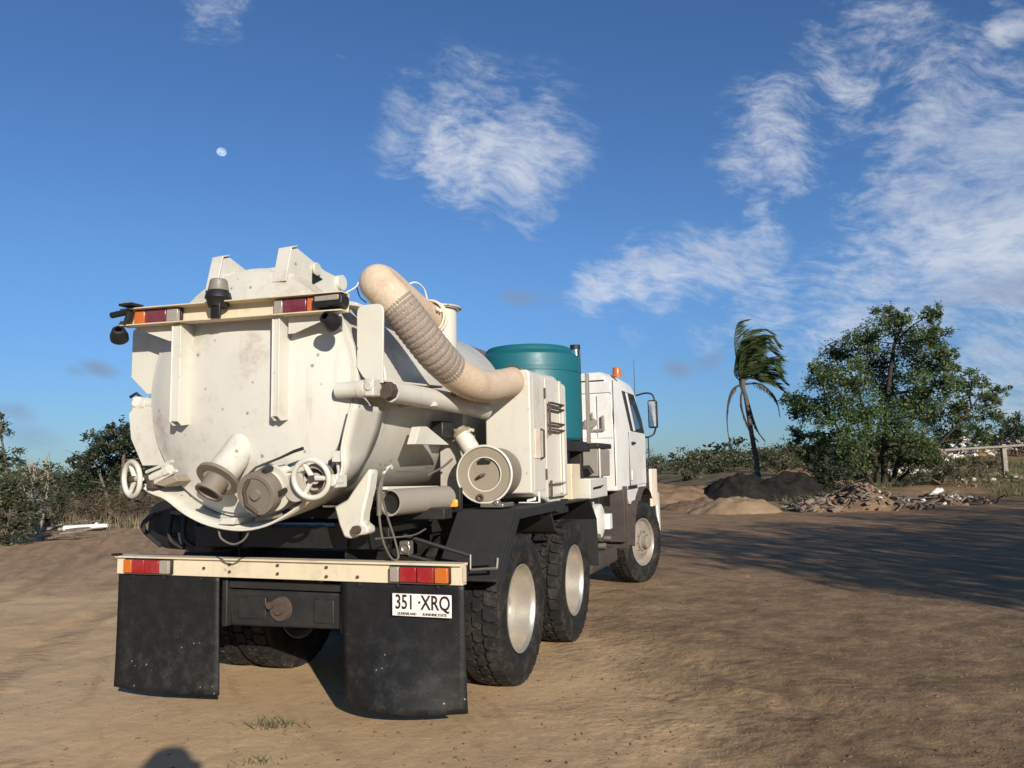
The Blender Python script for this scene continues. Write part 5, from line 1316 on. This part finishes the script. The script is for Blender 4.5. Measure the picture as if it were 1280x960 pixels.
p_ = at_depth(1160, 613, 26.6); wstone = link('boulder', STW[1], None); wstone.location = (p_.x, 26.0, tz(p_.x, 26.0) + .40); wstone.scale = (.42, .22, .24); wstone.rotation_euler = (.1, -.22, .2)
tag(wstone, 'smooth white boulder resting on top of the rubble', 'boulder')
rubble('white_rock_bank', 'bank of white broken rock behind the fence rail', (1170, 1330), 44.0, 190, 1.0, .14, .36, 3, .8, True, BROWNM)
rubble('white_rock_bank', 'thin row of white rocks behind the leafy tree stems', (1110, 1165), 38.5, 30, .25, .12, .26, 4, 1.0, False)
rubble('white_rock_bank', 'scattered grey stones along the bank below the fence', (1180, 1300), 31.0, 46, .15, .06, .16, 5, .3, False)

# ---- fence on the bank
YF = 31.5
fz = lambda px: at_depth(px, 560, YF)
fence = thing('fence', 'weathered timber post and rail fence on the right bank', 'fence', (fz(1254).x, YF, 0))
for px in (1254, 1330):
    q = at_depth(px, 560, YF); gz = tz(q.x, YF); tpz = at_depth(px, 555, YF).z
    MB().box(q.x - fz(1254).x - .09, q.x - fz(1254).x + .09, -.08, .08, gz - .2, tpz).build('post', BARKP, fence, 0, .015)
a_, c_ = at_depth(1178, 563, YF), at_depth(1335, 553, YF)
q0 = Vector((fz(1254).x, YF, 0))
MB().tube([a_ - q0 + Vector((0, -.12, 0)), c_ - q0 + Vector((0, -.12, 0))], .055, 8).build('rail', BARKP, fence, 60)

# ---- white log and dead wood on the left
gl = ground_at(105, 664)
lg = thing('log', 'whitewashed log lying at the edge of the dark brush', 'log', (gl.x, gl.y, tz(gl.x, gl.y)))
MB().tube([(-.55, 0, .09), (-.1, .02, .11), (.3, .03, .13), (.62, .05, .14)], [.075, .07, .065, .05], 12).build('bark', WHITEW, lg, 60)
MB().tube([(.28, .03, .16), (.34, .0, .22)], [.05, .03], 8).build('branch_stub', WHITEW, lg, 60)
rng_ = random.Random(9)
for k in range(14):
    px, py = rng_.uniform(38, 122), rng_.uniform(661, 676) if k % 2 else rng_.uniform(656, 666)
    q = ground_at(px, py); L_ = rng_.uniform(.4, 1.3); a_ = rng_.uniform(-.5, .5)
    z_ = tz(q.x, q.y)
    o_ = MB().tube([(-L_ / 2, 0, .05), (0, rng_.uniform(-.06, .06), .09), (L_ / 2, 0, .06 + rng_.uniform(0, .15))], [.05, .045, .025], 7).build('dead_branch', BARKP if k % 3 else BARK, None, 60)
    o_.location = (q.x, q.y, z_); o_.rotation_euler = (0, 0, a_)
    tag(o_, 'dead grey branch in the litter of wood around the white log', 'branch', 'dead branches around the white log')

# ---- weeds in the foreground
def tuft(px, py, n, hgt, rad, label, seed, lean=.9):
    q = ground_at(px, py); z_ = tz(q.x, q.y); rng = np.random.default_rng(seed)
    p = rng.normal(size=(n, 2)) * np.array([rad, rad * .5]); p = np.concatenate([p, np.zeros((n, 1))], 1)
    o_ = link('grass_tuft', blades('grass_tuft', p, hgt, .006, None, seed, lean), GRASSM); o_.location = (q.x, q.y, z_ - .004); tag(o_, label, 'grass')
tuft(342, 908, 110, .055, .09, 'small green grass tuft on bare dirt behind the left mud flap gap', 1)
tuft(318, 952, 46, .035, .07, 'tiny sparse sprig of grass on the bare dirt nearer than the green tuft', 2)
# loose clods and chips on the dirt
rng = np.random.default_rng(12); V = []; Fc = []; mb = MB()
n = 5000
for k in range(n):
    a_ = R(rng.uniform(-36, 36)); d_ = 2.6 * (14 / 2.6) ** rng.random()
    x_, y_ = math.sin(a_) * d_, math.cos(a_) * d_
    if rng.random() < .5 and x_ < .5: continue
    s_ = rng.uniform(.002, .009) * (1.5 if rng.random() < .08 else 1); z_ = tz(x_, y_)
    aa = rng.uniform(0, 6.28); ex, ey = math.cos(aa) * s_ * rng.uniform(1, 2.2), math.sin(aa) * s_ * rng.uniform(1, 2.2)
    mb.add([(x_ + ex, y_ + ey, z_), (x_ - ey, y_ + ex, z_), (x_ - ex, y_ - ey, z_), (x_ + ey * .8, y_ - ex * .8, z_), (x_ + s_ * .2, y_, z_ + s_ * .8)], [(0, 1, 4), (1, 2, 4), (2, 3, 4), (3, 0, 4)])
me_ = bpy.data.meshes.new('dirt_clods'); me_.from_pydata(mb.v, [], mb.f)
o = link('dirt_clods', me_, BROWNM); setkind(o, 'stuff'); tag(o, 'small clods and chips scattered over the dirt yard', 'clods')

# bark slivers dragged along the tracks right of the truck
mb = MB()
for k in range(420):
    a_ = R(rng.uniform(2, 37)); d_ = 3.0 * (11 / 3.0) ** rng.random(); x_, y_ = math.sin(a_) * d_, math.cos(a_) * d_
    if vnoise(np.array([x_ * .9 + 3]), np.array([y_ * .45]))[0] < .08: continue
    L_ = rng.uniform(.006, .022) * (3 if rng.random() < .05 else 1); aa = R(118) + rng.normal() * .5; z_ = tz(x_, y_) + .002
    ex, ey = math.cos(aa) * L_, math.sin(aa) * L_; w_ = rng.uniform(.002, .005); nx, ny = -ey / L_ * w_, ex / L_ * w_
    mb.add([(x_ - ex, y_ - ey, z_), (x_ + nx, y_ + ny, z_), (x_ + ex, y_ + ey, z_ + .004), (x_ - nx, y_ - ny, z_), (x_, y_, z_ + w_ * 1.3)], [(0, 1, 4), (1, 2, 4), (2, 3, 4), (3, 0, 4)])
me_ = bpy.data.meshes.new('bark_litter'); me_.from_pydata(mb.v, [], mb.f)
o = link('bark_litter', me_, BARKD); setkind(o, 'stuff'); tag(o, 'dark bark slivers littering the wheel tracks right of the truck', 'litter')

# ---- trees behind the photographer's right: their shade lies across the yard
for k, (s_, l_, h_, lab) in enumerate(((9.6, -8.0, 8.2, 'first shade tree of the row behind the photographer, beside the open yard'), (13.0, -9.0, 8.6, 'second shade tree of the row behind the photographer'), (16.8, -8.0, 8.8, 'third shade tree of the row behind the photographer'), (20.6, -7.4, 9.2, 'fourth shade tree of the row behind the photographer'), (25.0, -6.5, 9.4, 'last shade tree of the row behind the photographer'))):
    x_, y_ = s_ * .929 - l_ * .37, s_ * .37 + l_ * .929
    t_ = thing('shade_tree', lab, 'tree', (x_, y_, tz(x_, y_))); mb = MB(); random.seed(k + 3)
    limb_mesh(mb, (0, 0, -.1), (.2, .1, h_ * .8), .2, .05, .08, 10, 8); mb.build('trunk', BARK, t_, 60)
    mb = MB()
    for j in range(26):
        a_ = j * 2.4; zz_ = h_ * (.16 + .68 * j / 26); limb_mesh(mb, (.1, .05, zz_ * .8), (math.cos(a_) * 2.2, math.sin(a_) * 2.2, zz_ + .6), .05, .012, .15, 5, 5)
    mb.build('branches', BARK, t_, 60)
    rng = np.random.default_rng(k + 60); n_ = 9500
    q = rng.normal(size=(n_, 3)); q /= np.linalg.norm(q, axis=1)[:, None]; q *= (rng.uniform(0, 1, (n_, 1)) ** .42)
    zz_ = q[:, 2] * .5 + .5; rad = 2.9 * (1 + .18 * np.sin(np.arctan2(q[:, 1], q[:, 0]) * 3 + k) + .12 * np.sin(zz_ * 11 + k))
    P_ = np.stack([q[:, 0] * rad, q[:, 1] * rad, .7 + zz_ * (h_ - .7)], 1) + rng.normal(size=(n_, 3)) * .12
    link('crown', leaf_mesh('crown', P_, .21, .5, .15, seed=k), LEAF, t_)

# ---- daytime moon
md = ND(277, 190); me_ = MB().lathe([(math.cos(math.pi * k / 24) * 1, math.sin(math.pi * k / 24)) for k in range(25)], (0, 0, 0), (0, 0, 1), 40).mesh('moon', 180)
m_, t_, bs_ = mat('moon_sunlit_glow'); co_ = objco(t_); n_ = t_.noise(co_, 1.6, 3, .5)
em = t_.new('ShaderNodeEmission'); t_.link(t_.mix(t_.ramp(n_, .42, .6), (.46, .60, .82), (.24, .37, .62)), em.inputs[0]); em.inputs[1].default_value = 1.0   # emission stands in for the sunlight on the moon
t_.link(em.outputs[0], t_.n['Material Output'].inputs[0])
mo = link('moon', me_, m_); mo.location = Vector((0, 0, CAM_H)) + md * 9000; mo.scale = (50, 50, 44)
tag(mo, 'small pale moon hanging in the daytime sky', 'moon')

# ---- the photographer, whose head's shadow falls on the dirt
ph = thing('person', 'person in shirt and trousers holding up a phone with both hands', 'person', (0, -.42, 0))
J = {'pel': (0, 0, .95), 'sp': (0, .0, 1.15), 'ch': (0, -.01, 1.33), 'nk': (0, .01, 1.47), 'hd0': (0, .03, 1.56), 'hd1': (0, .03, 1.66)}
V = []; E_ = []; Rr = []
def jv(p, r): V.append(p); Rr.append(r); return len(V) - 1
pel = jv((0, 0, .95), (.16, .12)); sp_ = jv((0, 0, 1.12), (.145, .105)); ch = jv((0, -.01, 1.32), (.17, .12)); nk = jv((0, .01, 1.46), (.062, .062)); h0 = jv((0, .03, 1.55), (.075, .085)); h1 = jv((0, .035, 1.63), (.082, .10)); h2 = jv((0, .03, 1.70), (.06, .075))
E_ += [(pel, sp_), (sp_, ch), (ch, nk), (nk, h0), (h0, h1), (h1, h2)]
for s in (-1, 1):
    hip = jv((s * .10, 0, .88), (.09, .09)); kn = jv((s * .12, .02, .48), (.06, .065)); an = jv((s * .12, -.01, .09), (.04, .045)); toe = jv((s * .14, .16, .04), (.04, .03))
    E_ += [(pel, hip), (hip, kn), (kn, an), (an, toe)]
    sh_ = jv((s * .19, -.01, 1.40), (.06, .06)); el = jv((s * .26, .12, 1.17), (.045, .045)); wr = jv((s * .12, .33, 1.38), (.03, .028)); hn = jv((s * .095, .375, 1.435), (.036, .02))
    E_ += [(ch, sh_), (sh_, el), (el, wr), (wr, hn)]
    for k, (dx, dz, l_) in enumerate(((.02, .055, .05), (.005, .06, .055), (-.012, .055, .05), (-.028, .04, .04))):
        f1 = jv((s * (.095 + dx * .3), .405, 1.435 + dz * .6), (.009, .009)); f2 = jv((s * (.075 + dx * .3), .418, 1.43 + dz), (.008, .008)); E_ += [(hn, f1), (f1, f2)]
    t1 = jv((s * .075, .365, 1.46), (.011, .011)); t2 = jv((s * .055, .372, 1.485), (.009, .009)); E_ += [(hn, t1), (t1, t2)]
me_ = bpy.data.meshes.new('body'); me_.from_pydata(V, E_, [])
bo = link('body', me_, plain('clothes_and_skin', (.22, .20, .19), .8), ph)
bo.modifiers.new('skin', 'SKIN'); sk = me_.skin_vertices[0].data if me_.skin_vertices else None
if sk is None:
    bm = bmesh.new(); bm.from_mesh(me_); bm.verts.layers.skin.verify(); bm.to_mesh(me_); bm.free(); sk = me_.skin_vertices[0].data
for i, r_ in enumerate(Rr): sk[i].radius = r_
sk[pel].use_root = True
ss = bo.modifiers.new('smooth', 'SUBSURF'); ss.levels = ss.render_levels = 2
hb = MB().lathe([(.0, .11), (.012, .165), (.016, .165), (.03, .122), (.07, .112), (.115, .08), (.135, 0)], (0, .02, 1.62), (0, 0, 1), 24)
hb.build('cap', BLACK, ph, 60)  # unseen cap, brim widened to broaden the head's shadow
pn = MB().box(-.078, .078, -.040, -.030, CAM_H - .038, CAM_H + .038).build('phone', BLACK, None, 35, .004); tag(pn, 'black phone held up in both hands by the photographer', 'phone')
